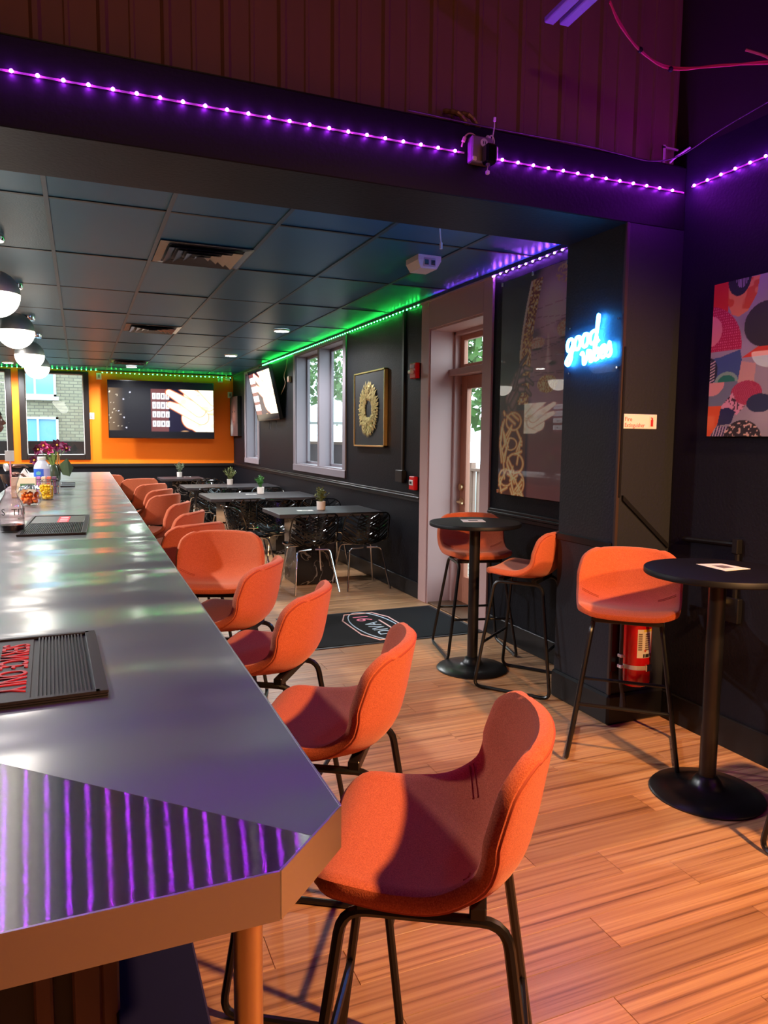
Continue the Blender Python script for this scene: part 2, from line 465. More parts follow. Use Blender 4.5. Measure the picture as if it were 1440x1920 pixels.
# far wall with two windows
def wall_x(name, y0, y1, x0, x1, zb, ztop, ops, m):
    mb = MB(); cur = x0
    for (a, b, z0, z1) in sorted(ops):
        mb.box(cur, a, y0, y1, zb, ztop); mb.box(a, b, y0, y1, zb, z0); mb.box(a, b, y0, y1, z1, ztop); cur = b
    mb.box(cur, x1, y0, y1, zb, ztop)
    return struct(mb.build(name, m))
FW = [(-2.20, -1.20, 1.12, 2.60), (-0.89, 0.085, 1.12, 2.60)]
wall_far = wall_x('wall_far', YF, YF+0.2, -4.2, XR+0.1, 0.90, 2.95, FW, K['orange_wall'])
struct(MB().box(-4.2, XR+0.1, YF-0.004, YF+0.2, 0, 0.90).build('wall_far_lower', K['wains']))
struct(MB().box(-4.2, XR, YF-0.03, YF-0.004, 0.90, 0.955, 0.006).build('trim_1', K['trimblack']))
# left and rear walls (behind the bar / behind the camera)
struct(MB().box(-3.25, -3.05, -3.6, YF, 0, 3.95).build('wall_left', K['wall']))
struct(MB().box(-3.25, XR+0.36, -3.8, -3.6, 0, 3.95).build('wall_rear', mat('tan_rear_wall', rgb(170, 130, 96), 0.7)))
# beam, pillar
beam = struct(MB().box(-3.1, XR, BY0, BY1, ZB, 2.84, 0.004).build('beam', K['beam']))
pillar = struct(MB().box(2.50, XR, BY0, BY1, 0, ZB).build('pillar', K['pillar']))
MB().box(2.494, 2.512, BY0-0.006, BY0+0.014, 0.02, ZB, 0.003).build('corner_guard', mat('brown_corner_guard', rgb(56, 40, 34), 0.45), pillar)
MB().box(2.488, 2.5, BY0+0.02, BY1, 0.915, 0.955, 0.004).build('chair_rail', K['trimblack'], pillar)
MB().box(2.48, XR, BY0-0.02, BY1+0.005, 0, 0.16, 0.012).build('baseboard', K['trimblack'], pillar)
# chair rail and baseboards on the right wall
def rail_right(y0, y1, i):
    o = MB().box(XR-0.018, XR, y0, y1, 0.945, 0.965, 0.004).box(XR-0.028, XR, y0, y1, 0.925, 0.946, 0.005).box(XR-0.014, XR, y0, y1, 0.895, 0.925, 0.004).build('trim_%d' % i, K['trimblack'])
    struct(o)
rail_right(BY1, 4.77, 2); rail_right(5.985, YF-0.03, 3)
for i, (a, b) in enumerate(((BY1, 4.77), (5.985, YF), (-3.6, BY0-0.02))):
    struct(MB().box(XR-0.016, XR, a, b, 0, 0.15, 0.004).build('baseboard_right' if i == 0 else 'baseboard_right.%03d' % i, K['trimblack']))
struct(MB().box(-3.0, XR, YF-0.02, YF-0.004, 0, 0.15, 0.004).build('baseboard_far', K['trimblack']))

# ---- brown metal siding above the beam
siding = struct(MB().box(-3.1, XR+0.3, 3.05, 3.12, 2.80, 4.0).build('wall_upper', K['siding']))
pan = MB()
pts = [(0.0, 0), (0.012, -0.012), (0.030, -0.012), (0.042, 0), (0.112, 0), (0.118, -0.005), (0.130, -0.005), (0.136, 0), (0.2265, 0)]
n = len(pts)
pan.add([(x, d, 2.82) for x, d in pts]+[(x, d, 3.98) for x, d in pts], [(i, i+1, n+i+1, n+i) for i in range(n-1)])
pm = pan.mesh('siding_panel', K['siding'])
x = -0.125-0.2265*13
while x < XR:
    inst('siding_panel', pm, siding, (x, 3.046, 0)); x += 0.2265
struct(MB().box(-3.1, XR, BY0+0.02, 3.05, 2.84, 2.852).build('trim_4', K['trimblack']))
MBs = MB(); MBs.box(XR+0.02, XR+0.3, -3.6, 3.05, 2.92, 3.98)
struct(MBs.build('wall_upper_right', mat('dark_upper_wall', rgb(46, 34, 36), 0.7)))
struct(MB().box(-4.2, XR+0.4, -3.8, 3.15, 3.95, 4.05).build('ceiling_front', mat('dark_ceiling_paint', rgb(28, 24, 28), 0.8)))

# ---- back room ceiling: grid of tiles
ceiling = struct(MB().box(-3.1, XR+0.35, 3.05, YF+0.2, ZC+0.03, ZC+0.2).build('ceiling', K['trimblack']))
GX, GY, TX, TY = -0.125, 4.272, 0.6096, 1.2192
tile_meshes = {}
def tile_mesh(w, d, m):
    k = (round(w, 3), round(d, 3), m.name)
    if k not in tile_meshes: tile_meshes[k] = MB().box(0, w, 0, d, 0.0, 0.016, 0.002).mesh('ceiling_tile', m)
    return tile_meshes[k]
for i in range(-5, 5):
    for j in range(-1, 9):
        x0 = max(GX+TX*i, -3.05)+0.011; x1 = min(GX+TX*(i+1), XR)-0.011
        y0 = max(GY+TY*j, BY1)+0.011; y1 = min(GY+TY*(j+1), YF)-0.011
        if x1-x0 < 0.05 or y1-y0 < 0.05: continue
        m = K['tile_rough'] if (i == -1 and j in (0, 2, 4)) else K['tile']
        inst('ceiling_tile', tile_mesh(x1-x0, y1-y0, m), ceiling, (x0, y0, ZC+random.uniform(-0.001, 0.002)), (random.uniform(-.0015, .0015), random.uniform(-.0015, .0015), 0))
for i in range(-4, 5):
    X = GX+TX*i
    MB().box(X-0.012, X+0.012, BY1, YF, ZC-0.006, ZC+0.006, 0.001).build('grid_bar', K['tbar'], ceiling)
for j in range(0, 9):
    Y = GY+TY*j
    MB().box(-3.05, XR, Y-0.012, Y+0.012, ZC-0.004, ZC+0.006, 0.001).build('cross_bar', K['trimblack'], ceiling)
struct(MB().box(XR-0.02, XR, BY1, YF, ZC-0.03, ZC+0.01, 0.003).build('trim_5', K['trimblack']))
struct(MB().box(-3.05, XR, YF-0.02, YF, ZC-0.02, ZC+0.01, 0.003).build('trim_6', K['trimblack']))

# ---- right wall windows
def wall_window(idx, op, mullions, extra_top=0.02):
    y0, y1, z0, z1 = op; n = 'window_%d' % idx
    o = struct(MB().box(XR-0.02, XR, y0-0.10, y0, z0-0.09, 2.665, 0.003).box(XR-0.02, XR, y1, y1+0.10, z0-0.09, 2.665, 0.003)
               .box(XR-0.02, XR, y0, y1, z1, 2.665, 0.003).box(XR-0.026, XR+0.02, y0-0.10, y1+0.10, z0-0.09, z0, 0.004).build(n, K['wincasing']))
    # reveal lining
    MB().box(XR, XR+0.20, y1-0.012, y1, z0, z1).box(XR, XR+0.20, y0, y0+0.012, z0, z1).box(XR, XR+0.20, y0, y1, z1-0.012, z1).box(XR, XR+0.2, y0, y1, z0, z0+0.012).build('reveal', K['wincasing'], o)
    ys = [y0]+mullions+[y1]
    for m in mullions:
        MB().box(XR-0.004, XR+0.18, m-0.04, m+0.04, z0, z1, 0.003).build('mullion', K['wincasing'], o)
    for a, b in zip(ys[:-1], ys[1:]):
        a2 = a+(0.04 if a != y0 else 0.012); b2 = b-(0.04 if b != y1 else 0.012); x0 = XR+0.15; x1 = XR+0.185; t = 0.03
        s = MB().box(x0, x1, a2, a2+t, z0, z1, 0.003).box(x0, x1, b2-t, b2, z0, z1, 0.003).box(x0, x1, a2, b2, z0+0.012, z0+0.045, 0.003).box(x0, x1, a2, b2, z1-0.045, z1-0.012, 0.003).build('sash', K['wincasing'], o)
        MB().box(x0+0.012, x0+0.018, a2+t, b2-t, z0+0.04, z1-0.04).build('pane', K['glass'], s)
wall_window(1, W1, []); wall_window(2, W2, [9.094])
# far wall windows
for k, (a, b, z0, z1) in enumerate(FW):
    o = struct(MB().box(a-0.10, a, YF-0.03, YF+0.05, z0-0.09, z1+0.05, 0.005).box(b, b+0.095, YF-0.03, YF+0.05, z0-0.09, z1+0.05, 0.005)
               .box(a, b, YF-0.03, YF+0.05, z0-0.09, z0, 0.005).box(a, b, YF-0.03, YF+0.05, z1, z1+0.05, 0.005).build('window_%d' % (3+k), K['winframe']))
    s = MB().box(a, a+0.015, YF+0.03, YF+0.05, z0, z1).box(b-0.015, b, YF+0.03, YF+0.05, z0, z1).box(a, b, YF+0.03, YF+0.05, z0, z0+0.015).box(a, b, YF+0.03, YF+0.05, z1-0.015, z1).build('sash', K['white_plastic'], o)
    MB().box(a+0.01, b-0.01, YF+0.036, YF+0.042, z0+0.01, z1-0.01).build('pane', K['glass'], s)

# ---- door with transom in the right wall
door = struct(MB().box(XR-0.02, XR, DY0-0.135, DY0, 0, 2.66, 0.003).box(XR-0.02, XR, DY1, DY1+0.155, 0, 2.66, 0.003)
              .box(XR-0.02, XR, DY0, DY1, DZ, 2.66, 0.003).build('door_1', K['casing']))
MB().box(XR-0.006, XR+0.22, DY1-0.014, DY1, 0, DZ).box(XR-0.006, XR+0.22, DY0, DY0+0.014, 0, DZ).box(XR, XR+0.22, DY0, DY1, DZ-0.014, DZ).box(XR+0.19, XR+0.34, DY1, DY1+0.06, -0.05, DZ+0.06).box(XR+0.19, XR+0.34, DY0-0.06, DY0, -0.05, DZ+0.06).box(XR+0.19, XR+0.34, DY0, DY1, DZ, DZ+0.06).build('reveal', K['casing'], door)
MB().box(XR-0.034, XR-0.02, DY0-0.135, DY1+0.155, 2.655, 2.672, 0.003).box(XR-0.03, XR-0.02, DY1+0.015, DY1+0.032, 2.60, 2.655).build('head_moulding', K['casing'], door)
MB().box(XR+0.22, XR+0.33, DY1-0.045, DY1, 0, DZ, 0.003).box(XR+0.22, XR+0.33, DY0, DY0+0.045, 0, DZ, 0.003).box(XR+0.22, XR+0.33, DY0, DY1, DZ-0.045, DZ, 0.003).build('door_frame', K['casing'], door)
MB().box(XR+0.17, XR+0.33, DY0+0.014, DY1-0.014, 2.03, 2.085, 0.003).build('transom_bar', K['casing'], door)
tr = MB()
for q in ((DY0+0.045, DY0+0.11, 2.085, 2.38), (DY1-0.11, DY1-0.045, 2.085, 2.38), (DY0+0.11, DY1-0.11, 2.085, 2.13), (DY0+0.11, DY1-0.11, 2.335, 2.38)):
    tr.box(XR+0.27, XR+0.31, q[0], q[1], q[2], q[3], 0.003)
ts = tr.build('transom_sash', K['door'], door)
MB().box(XR+0.286, XR+0.292, DY0+0.105, DY1-0.105, 2.125, 2.34).build('pane', K['glass'], ts)
lf = MB()
LX0, LX1 = XR+0.285, XR+0.33
for q in ((DY0+0.047, DY0+0.16, 0.012, 2.028), (DY1-0.15, DY1-0.047, 0.012, 2.028), (DY0+0.16, DY1-0.15, 0.012, 0.25), (DY0+0.16, DY1-0.15, 1.915, 2.028)):
    lf.box(LX0, LX1, q[0], q[1], q[2], q[3], 0.003)
leaf = lf.build('door_leaf', K['door'], door)
MB().box(LX0+0.018, LX0+0.024, DY0+0.155, DY1-0.145, 0.245, 1.92).build('pane', K['glass'], leaf)
MB().tube([(LX0-0.002, DY1-0.09, 1.05), (LX0-0.022, DY1-0.09, 1.05)], 0.03, 14).build('deadbolt', K['brass'], leaf, True)
hd = MB().tube([(LX0, DY1-0.09, 0.92), (LX0-0.012, DY1-0.09, 0.92)], 0.032, 14)
hd.tube(rounded([(LX0-0.01, DY1-0.09, 0.92), (LX0-0.05, DY1-0.09, 0.92), (LX0-0.055, DY1-0.20, 0.915)], 0.02), 0.009, 8)
hd.build('door_handle', K['brass'], leaf, True)
MB().box(LX0-0.008, LX0, DY1-0.056, DY1-0.04, 1.86, 1.96).build('hinge', K['chrome'], leaf)
MB().box(LX0-0.008, LX0, DY1-0.056, DY1-0.04, 0.25, 0.35).build('hinge', K['chrome'], leaf)
MB().box(XR-0.0, XR+0.36, DY0, DY1, -0.005, 0.012, 0.004).build('threshold', mat('bronze_threshold', rgb(120, 92, 70), 0.4, 0.6), door)

# ================================================================== OUTSIDE
asph = mat('grey_paving', rgb(150, 150, 148), 0.9)
struct(MB().box(3.05, 40, -5, 40, -0.5, -0.1).box(-15, 3.21, YF+0.3, 60, -0.5, -0.1).build('ground_outside', asph))
def brick_mat():
    m, N, L, B = new_mat('pale_brick')
    tc = N.new('ShaderNodeTexCoord'); mp = N.new('ShaderNodeMapping')
    mp.inputs['Rotation'].default_value = (math.radians(90), 0, 0)
    L.new(tc.outputs['Object'], mp.inputs['Vector'])
    bt = N.new('ShaderNodeTexBrick'); L.new(mp.outputs['Vector'], bt.inputs['Vector'])
    bt.inputs['Color1'].default_value = rgb(152, 146, 124); bt.inputs['Color2'].default_value = rgb(138, 130, 110); bt.inputs['Mortar'].default_value = rgb(112, 106, 96)
    bt.inputs['Scale'].default_value = 1.0; bt.inputs['Brick Width'].default_value = 0.22; bt.inputs['Row Height'].default_value = 0.085; bt.inputs['Mortar Size'].default_value = 0.011
    L.new(bt.outputs['Color'], B.inputs['Base Color']); B.inputs['Roughness'].default_value = 0.9
    return m
bld = empty('apartment_building', (-1.0, 22.0, -0.1), 0, 'pale brick apartment building outside the far windows', 'building')
def loc_box(mb, x0, x1, y0, y1, z0, z1, b=0): return mb.box(x0+1.0, x1+1.0, y0-22, y1-22, z0+0.1, z1+0.1, b)
loc_box(MB(), -9, 3.2, 22.0, 24, -0.1, 7.5).build('brick_wall', brick_mat(), bld)
sky_pane = mat('sky_blue_window_pane', rgb(120, 176, 214), 0.08, spec=0.8)
wf = mat('white_window_frame', rgb(225, 235, 238), 0.5)
for (x0, x1, z0, z1) in ((-1.60, -0.56, 2.52, 3.9), (-1.55, -0.53, 1.05, 1.97), (-3.9, -2.8, 2.52, 3.9), (-3.9, -2.8, 1.05, 1.97), (0.75, 1.7, 2.52, 3.9), (0.75, 1.7, 1.05, 1.97)):
    f = loc_box(MB(), x0, x1, 21.93, 22.0, z0, z1)
    f = MB(); t = 0.06
    loc_box(f, x0, x0+t, 21.92, 22.0, z0, z1); loc_box(f, x1-t, x1, 21.92, 22.0, z0, z1); loc_box(f, x0, x1, 21.92, 22.0, z0, z0+t); loc_box(f, x0, x1, 21.92, 22.0, z1-t, z1)
    xm = (x0+x1)/2; loc_box(f, xm-0.025, xm+0.025, 21.93, 22.0, z0, z1); loc_box(f, x0-0.06, x1+0.06, 21.86, 22.0, z0-0.10, z0)
    fo = f.build('window', wf, bld)
    loc_box(MB(), x0+t, x1-t, 21.965, 21.975, z0+t, z1-t).build('pane', sky_pane, fo)
tag(MB().box(-6, 2.6, 16.4, 16.6, -0.1, 1.36, 0.01).build('low_wall', mat('dark_render', rgb(34, 30, 32), 0.8)), 'dark low wall standing just outside the far windows', 'wall')
# deck, railing and trees beyond the door
deckm = mat('weathered_deck_board', rgb(168, 148, 132), 0.7, vary=(4, 0.8, (8, 1, 1)))
deck = empty('wooden_deck', (4.4, 9.0, -0.1), 0, 'weathered timber deck outside the glazed side door', 'deck')
bm_ = MB().box(0, 0.135, 0, 20.0, 0, 0.05, 0.003).mesh('deck_board', deckm)
for k in range(18): inst('deck_board', bm_, deck, (-1.18+k*0.145, -6.5, 0.03))
rail = empty('deck_railing', (5.9, 9.0, -0.02), 0, 'timber railing with balusters along the outdoor deck', 'railing')
railm = mat('brown_stained_timber', rgb(150, 118, 104), 0.7)
MB().box(-0.05, 0.05, -6.0, 9.0, 0.98, 1.03, 0.004).build('top_rail', railm, rail)
MB().box(-0.03, 0.03, -6.0, 9.0, 0.10, 0.16, 0.004).build('bottom_rail', railm, rail)
bal = MB().box(-0.018, 0.018, -0.018, 0.018, 0.16, 0.98).mesh('baluster', railm)
for k in range(100): inst('baluster', bal, rail, (0, -5.9+k*0.149, 0))
pst = MB().box(-0.045, 0.045, -0.045, 0.045, 0.0, 1.12, 0.005).mesh('post', railm)
for k in range(9): inst('post', pst, rail, (0, -5.95+k*1.85, 0))
leaf_out = mat('tree_foliage', rgb(96, 140, 66), 0.6, vary=(1.2, 0.55))
def tree(loc, h, rad, label):
    t = empty('leafy_tree', loc, 0, label, 'tree', 'trees outside the side windows')
    MB().tube([(0, 0, 0), (0.05, 0.03, h*0.4), (0, 0.1, h*0.8)], 0.16, 8, rs=[0.2, 0.15, 0.06]).build('trunk', mat('tree_bark', rgb(92, 74, 60), 0.9), t)
    mb = MB(); L = np.random.default_rng(int(loc[1]*10)); nleaf = 2600
    for i in range(nleaf):
        d = L.normal(size=3); d /= np.linalg.norm(d); rr = L.uniform(0.35, 1)**0.5
        p = np.array([0, 0, h*0.62])+d*rr*np.array([rad, rad, h*0.40])
        a = L.normal(size=3); a /= np.linalg.norm(a); b = np.cross(a, L.normal(size=3)); b /= np.linalg.norm(b); s = L.uniform(0.07, 0.15)
        mb.add([p-a*s-b*s*0.5, p+a*s-b*s*0.5, p+a*s+b*s*0.5, p-a*s+b*s*0.5], [(0, 1, 2, 3)])
    mb.build('foliage', leaf_out, t)
tree((11.0, 18.0, -0.1), 7.5, 3.0, 'tall leafy tree furthest left through the side windows')
tree((10.0, 25.5, -0.1), 8.0, 3.2, 'leafy tree far off beyond the white parasol')
tree((9.0, 13.2, -0.1), 6.5, 2.2, 'leafy tree showing through the glazed door')
tree((13.0, 33.0, -0.1), 9.0, 4.0, 'most distant leafy tree beyond the tall window')
par = empty('garden_parasol', (6.9, 20.6, -0.1), 0, 'white garden parasol outside the tall side window', 'parasol')
MB().tube([(0, 0, 0), (0, 0, 2.6)], 0.03, 8).build('pole', K['chrome'], par)
MB().lathe([(1.7, 2.0), (1.72, 2.02), (0.9, 2.42), (0.02, 2.72)], n=8).build('canopy', mat('white_canvas', rgb(236, 240, 240), 0.8), par)
MB().lathe([(0.3, 0), (0.3, 0.06), (0.05, 0.1)], n=16).build('base', K['black_metal'], par)

pl_ = empty('dark_backdrop', (4.15, 16.0, -0.02), 0, 'dark planter block added to imitate reflections low in the side windows', 'backdrop')  # added block; stands in for dark reflections on the lower window glass
MB().box(-0.12, 0.12, -6.0, 6.4, 0.0, 1.38, 0.01).build('backdrop_body', mat('dark_backdrop_render', rgb(52, 40, 36), 0.8), pl_)
MB().box(-0.16, 0.16, -6.05, 6.45, 1.38, 1.43, 0.008).build('backdrop_cap', mat('tan_backdrop_cap', rgb(150, 118, 88), 0.7), pl_)
# ================================================================== BAR
def set_uv(o, swap):
    me = o.data; uv = me.uv_layers.new(name='UVMap')
    for lp in me.loops:
        c = me.vertices[lp.vertex_index].co
        uv.data[lp.index].uv = (c.y, -c.x) if swap else (c.x, c.y)
ZT = 1.0
bar = empty('bar_counter', (0, 0, 0), 0, 'long steel-topped bar counter with chamfered near corner', 'bar counter')
XL = -0.62
o = MB().prism([(0.243, 0.800), (0.297, 0.856), (0.347, 10.31), (XL, 10.31), (XL, 1.6342)], ZT-0.004, ZT).build('bar_top', K['steel_main'], bar); set_uv(o, True)
o = MB().prism([(0.189, 0.745), (0.2425, 0.7995), (XL, 1.6337), (-1.7, 1.6337), (-1.7, 0.745)], ZT-0.004, ZT).build('return_top', K['steel_near'], bar); set_uv(o, False)
def edge_strip(p, q, name='edge_band'):
    d = (Vector(q)-Vector(p)); n = Vector((-d.y, d.x)).normalized()*0.003
    mb = MB().prism([(p[0], p[1]), (q[0], q[1]), (q[0]+n.x, q[1]+n.y), (p[0]+n.x, p[1]+n.y)], ZT-0.057, ZT+0.0004)
    return mb.build(name, K['steel_edge'], bar)
edge_strip((0.347, 10.31), (0.297, 0.856)); edge_strip((0.297, 0.856), (0.243, 0.80)); edge_strip((0.243, 0.80), (0.189, 0.745)); edge_strip((0.189, 0.745), (-1.7, 0.745))
dark_ply = mat('dark_under_bar_board', rgb(24, 22, 24), 0.6)
MB().prism([(0.185, 0.75), (0.293, 0.86), (0.343, 10.3), (XL, 10.3), (XL, 1.62), (-1.7, 1.62), (-1.7, 0.75)], ZT-0.05, ZT-0.004).build('core_board', dark_ply, bar)
MB().box(-0.30, 0.02, 1.2, 10.2, 0, ZT-0.05).box(-1.7, 0.02, 0.98, 1.3, 0, ZT-0.05).build('bar_front', mat('dark_bar_front', rgb(30, 25, 24), 0.5), bar)
slm = mat('brown_bar_batten', rgb(96, 66, 46), 0.5)
for k, x in enumerate((-0.58, -0.44, -0.30, -0.165, -0.075, -0.03, 0.005)):
    MB().box(x, x+(0.035 if k % 2 else 0.022), 0.955, 0.98, 0, ZT-0.05, 0.003).build('batten', slm, bar)
for k in range(12):
    MB().box(0.02, 0.035, 1.35+0.75*k, 1.40+0.75*k, 0, ZT-0.05, 0.003).build('batten', slm, bar)
MB().box(0.022, 0.135, 0.80, 10.1, 0.69, 0.72, 0.003).build('under_shelf', mat('navy_laminate_shelf', rgb(30, 30, 62), 0.3), bar)
MB().lathe([(0.0175, 0.0), (0.0175, ZT-0.055)], (0.168, 0.815, 0), 20).lathe([(0.04, 0), (0.04, 0.012), (0.018, 0.02)], (0.168, 0.815, 0), 20).build('post', K['brass'], bar, True)
MB().lathe([(0.0175, 0.0), (0.0175, ZT-0.055)], (0.22, 5.5, 0), 16).build('post', K['brass'], bar, True)

# ================================================================== BAR STOOLS
def shell_point(u, v, W, prof, dish, wing):
    """u in -1..1, v in 0..1 -> point on the inner face"""
    pass
def interp(tab, v):
    for i in range(len(tab)-1):
        if v <= tab[i+1][0]:
            a, b = tab[i], tab[i+1]; t = (v-a[0])/(b[0]-a[0]); return tuple(a[k]+(b[k]-a[k])*t for k in range(1, len(a)))
    return tuple(tab[-1][1:])
def smooth_tab(tab, n=81):
    """Catmull-Rom resample of (v, ...) table"""
    T = np.array(tab, float); vs = np.linspace(T[0, 0], T[-1, 0], n); out = []
    for v in vs:
        i = max(0, min(len(T)-2, int(np.searchsorted(T[:, 0], v)-1)))
        p0, p1, p2, p3 = T[max(i-1, 0)], T[i], T[i+1], T[min(i+2, len(T)-1)]
        t = (v-p1[0])/(p2[0]-p1[0])
        q = 0.5*((2*p1)+(-p0+p2)*t+(2*p0-5*p1+4*p2-p3)*t*t+(-p0+3*p1-3*p2+p3)*t**3)
        q[0] = v; out.append(tuple(q))
    return out
# v, y, z, halfwidth, side_rise(z), side_forward(y)
STOOL = smooth_tab([(0.0, 0.190, 0.706, 0.190, 0.012, 0.000), (0.10, 0.150, 0.718, 0.200, 0.012, 0.0), (0.28, 0.055, 0.706, 0.210, 0.018, 0.0), (0.42, -0.030, 0.696, 0.216, 0.034, 0.004),
                    (0.54, -0.105, 0.702, 0.218, 0.060, 0.020), (0.64, -0.152, 0.742, 0.220, 0.055, 0.050), (0.74, -0.172, 0.800, 0.218, 0.030, 0.066), (0.88, -0.187, 0.880, 0.206, 0.008, 0.064), (1.0, -0.199, 0.944, 0.190, -0.004, 0.060)])
def make_shell(tab, thick, rc, nu, nv):
    arc = [0.0]
    P = [interp(tab, i/80) for i in range(81)]
    for a, b in zip(P[:-1], P[1:]): arc.append(arc[-1]+math.hypot(b[0]-a[0], b[1]-a[1]))
    Ltot = arc[-1]
    # sample positions denser near the ends
    ss = []
    for i in range(nv):
        t = i/(nv-1); t = t-0.10*math.sin(4*math.pi*t)/(2*math.pi)*0 ; ss.append(0.5-0.5*math.cos(math.pi*t)*1.0 if False else t)
    ends = [0, .003, .01, .02, .035, .05, .07]
    s_list = [e for e in ends]+[0.07+(Ltot-0.14)*i/(nv-1) for i in range(1, nv-1)]+[Ltot-e for e in reversed(ends)]
    def pt(u, s):
        k = np.interp(s, arc, np.linspace(0, 1, 81)); yy, zz, w, ri, fo = interp(tab, float(k))
        d = min(s, Ltot-s); 
        W0 = w
        if d < rc: w = w-rc*(1-math.sqrt(max(0, 1-(1-d/rc)**2)))
        a = abs(u)*w/W0
        return Vector((u*w, yy+fo*a**2.2, zz+ri*a**2.4))
    us = [-1+2*i/(nu-1) for i in range(nu)]
    us = [math.copysign(abs(u)**0.8, u) for u in us]
    G = [[pt(u, s) for u in us] for s in s_list]
    nr = len(G)
    def nrm(i, j):
        a = G[min(i+1, nr-1)][j]-G[max(i-1, 0)][j]; b = G[i][min(j+1, nu-1)]-G[i][max(j-1, 0)]
        n = b.cross(a)
        if n.length < 1e-9: n = Vector((0, 0, 1))
        return n.normalized()
    Nn = [[nrm(i, j) for j in range(nu)] for i in range(nr)]
    if Nn[nr//4][nu//2].z < 0: Nn = [[-n for n in r] for r in Nn]
    mb = MB(); vs = []; fs = []
    inner = lambda i, j: i*nu+j
    outer = lambda i, j: nr*nu+i*nu+j
    for i in range(nr):
        for j in range(nu): vs.append(G[i][j])
    for i in range(nr):
        for j in range(nu): vs.append(G[i][j]-Nn[i][j]*thick)
    for i in range(nr-1):
        for j in range(nu-1):
            fs.append((inner(i, j), inner(i, j+1), inner(i+1, j+1), inner(i+1, j)))
            fs.append((outer(i, j), outer(i+1, j), outer(i+1, j+1), outer(i, j+1)))
    # rim loop
    loop = [(0, j) for j in range(nu)]+[(i, nu-1) for i in range(1, nr)]+[(nr-1, j) for j in range(nu-2, -1, -1)]+[(i, 0) for i in range(nr-2, 0, -1)]
    m = len(loop); rim = []
    for q in range(m):
        i, j = loop[q]; a = G[loop[q-1][0]][loop[q-1][1]]; b = G[loop[(q+1) % m][0]][loop[(q+1) % m][1]]
        t = (b-a); t = t.normalized() if t.length > 1e-9 else Vector((1, 0, 0))
        out = t.cross(Nn[i][j]).normalized()
        cen = Vector((0, G[i][j].y*0.5, G[i][j].z))
        rim.append((out, Nn[i][j]))
    # orient outwards (loop centroid test)
    cx = sum((G[i][j] for i, j in loop), Vector())/m
    s = sum((rim[q][0].dot(G[loop[q][0]][loop[q][1]]-cx)) for q in range(m))
    if s < 0: rim = [(-o, n) for o, n in rim]
    base = len(vs); K_ = 4
    for q in range(m):
        i, j = loop[q]; c = G[i][j]-rim[q][1]*(thick/2)
        for k in range(1, K_):
            a = math.pi*k/K_
            vs.append(c+rim[q][1]*(math.cos(a)*thick/2)+rim[q][0]*(math.sin(a)*thick/2*0.8))
    def ring(q, k):
        i, j = loop[q % m]
        if k == 0: return inner(i, j)
        if k == K_: return outer(i, j)
        return base+(q % m)*(K_-1)+k-1
    for q in range(m):
        for k in range(K_): fs.append((ring(q, k), ring(q, k+1), ring(q+1, k+1), ring(q+1, k)))
    mb.add(vs, fs)
    seam = [G[i][j]-rim[q][1]*(thick*0.92)+rim[q][0]*(thick*0.12) for q, (i, j) in enumerate(loop)]
    return mb, seam, pt, Ltot
def recalc(o):
    import bmesh
    bm = bmesh.new(); bm.from_mesh(o.data); bmesh.ops.remove_doubles(bm, verts=bm.verts, dist=1e-6); bmesh.ops.recalc_face_normals(bm, faces=bm.faces); bm.to_mesh(o.data); bm.free(); o.data.update()
    o.data.polygons.foreach_set('use_smooth', [True]*len(o.data.polygons))

def make_stool():
    t = empty('bar_stool')
    mb, seam, pt, Lt = make_shell(STOOL, 0.036, 0.062, 19, 26)
    sh = mb.build('seat_shell', K['fabric'], t, True); recalc(sh)
    MB().tube(seam, 0.0032, 5, closed=True).build('piping', K['seam'], sh, True)
    # stitched crease where back meets seat
    for off in (0.0, 0.012):
        s0 = Lt*0.50+off
        MB().tube([pt(u, s0)+Vector((0, 0.0012, 0.0012)) for u in np.linspace(0.62, 0.98, 8)], 0.0016, 4).build('stitching', K['seam'], sh)
        MB().tube([pt(u, s0)+Vector((0, 0.0012, 0.0012)) for u in np.linspace(-0.98, -0.62, 8)], 0.0016, 4).build('stitching', K['seam'], sh)
    R = 0.0105
    for s in (-1, 1):
        pts = [(s*0.150, 0.140, 0.640), (s*0.240, 0.222, R), (s*0.240, -0.240, R), (s*0.150, -0.150, 0.640)]
        MB().tube(rounded(pts, 0.045, 5, closed=True), R, 8, closed=True).build('sled_leg', K['black_metal'], t, True)
        for yy in (0.16, -0.18):
            MB().box(s*0.24-0.008, s*0.24+0.008, yy-0.012, yy+0.012, 0, 0.006).build('glide', K['rubber'], t)
    zf = 0.27; k = (0.64-zf)/0.63
    xf = 0.150+0.09*k; yf = 0.140+0.082*k; yb = -0.150-0.09*k
    MB().tube([(-xf, yf, zf), (xf, yf, zf)], 0.0085, 8).build('footrest', K['black_metal'], t, True)
    MB().tube([(-xf, yb, zf), (xf, yb, zf)], 0.0085, 8).build('rear_crossbar', K['black_metal'], t, True)
    MB().box(-0.158, 0.158, 0.085, 0.115, 0.640, 0.665, 0.003).box(-0.158, 0.158, -0.115, -0.085, 0.640, 0.668, 0.003).build('seat_bracket', K['black_metal'], t)
    return t
stool0 = make_stool()
SG = 'orange stools along the bar'
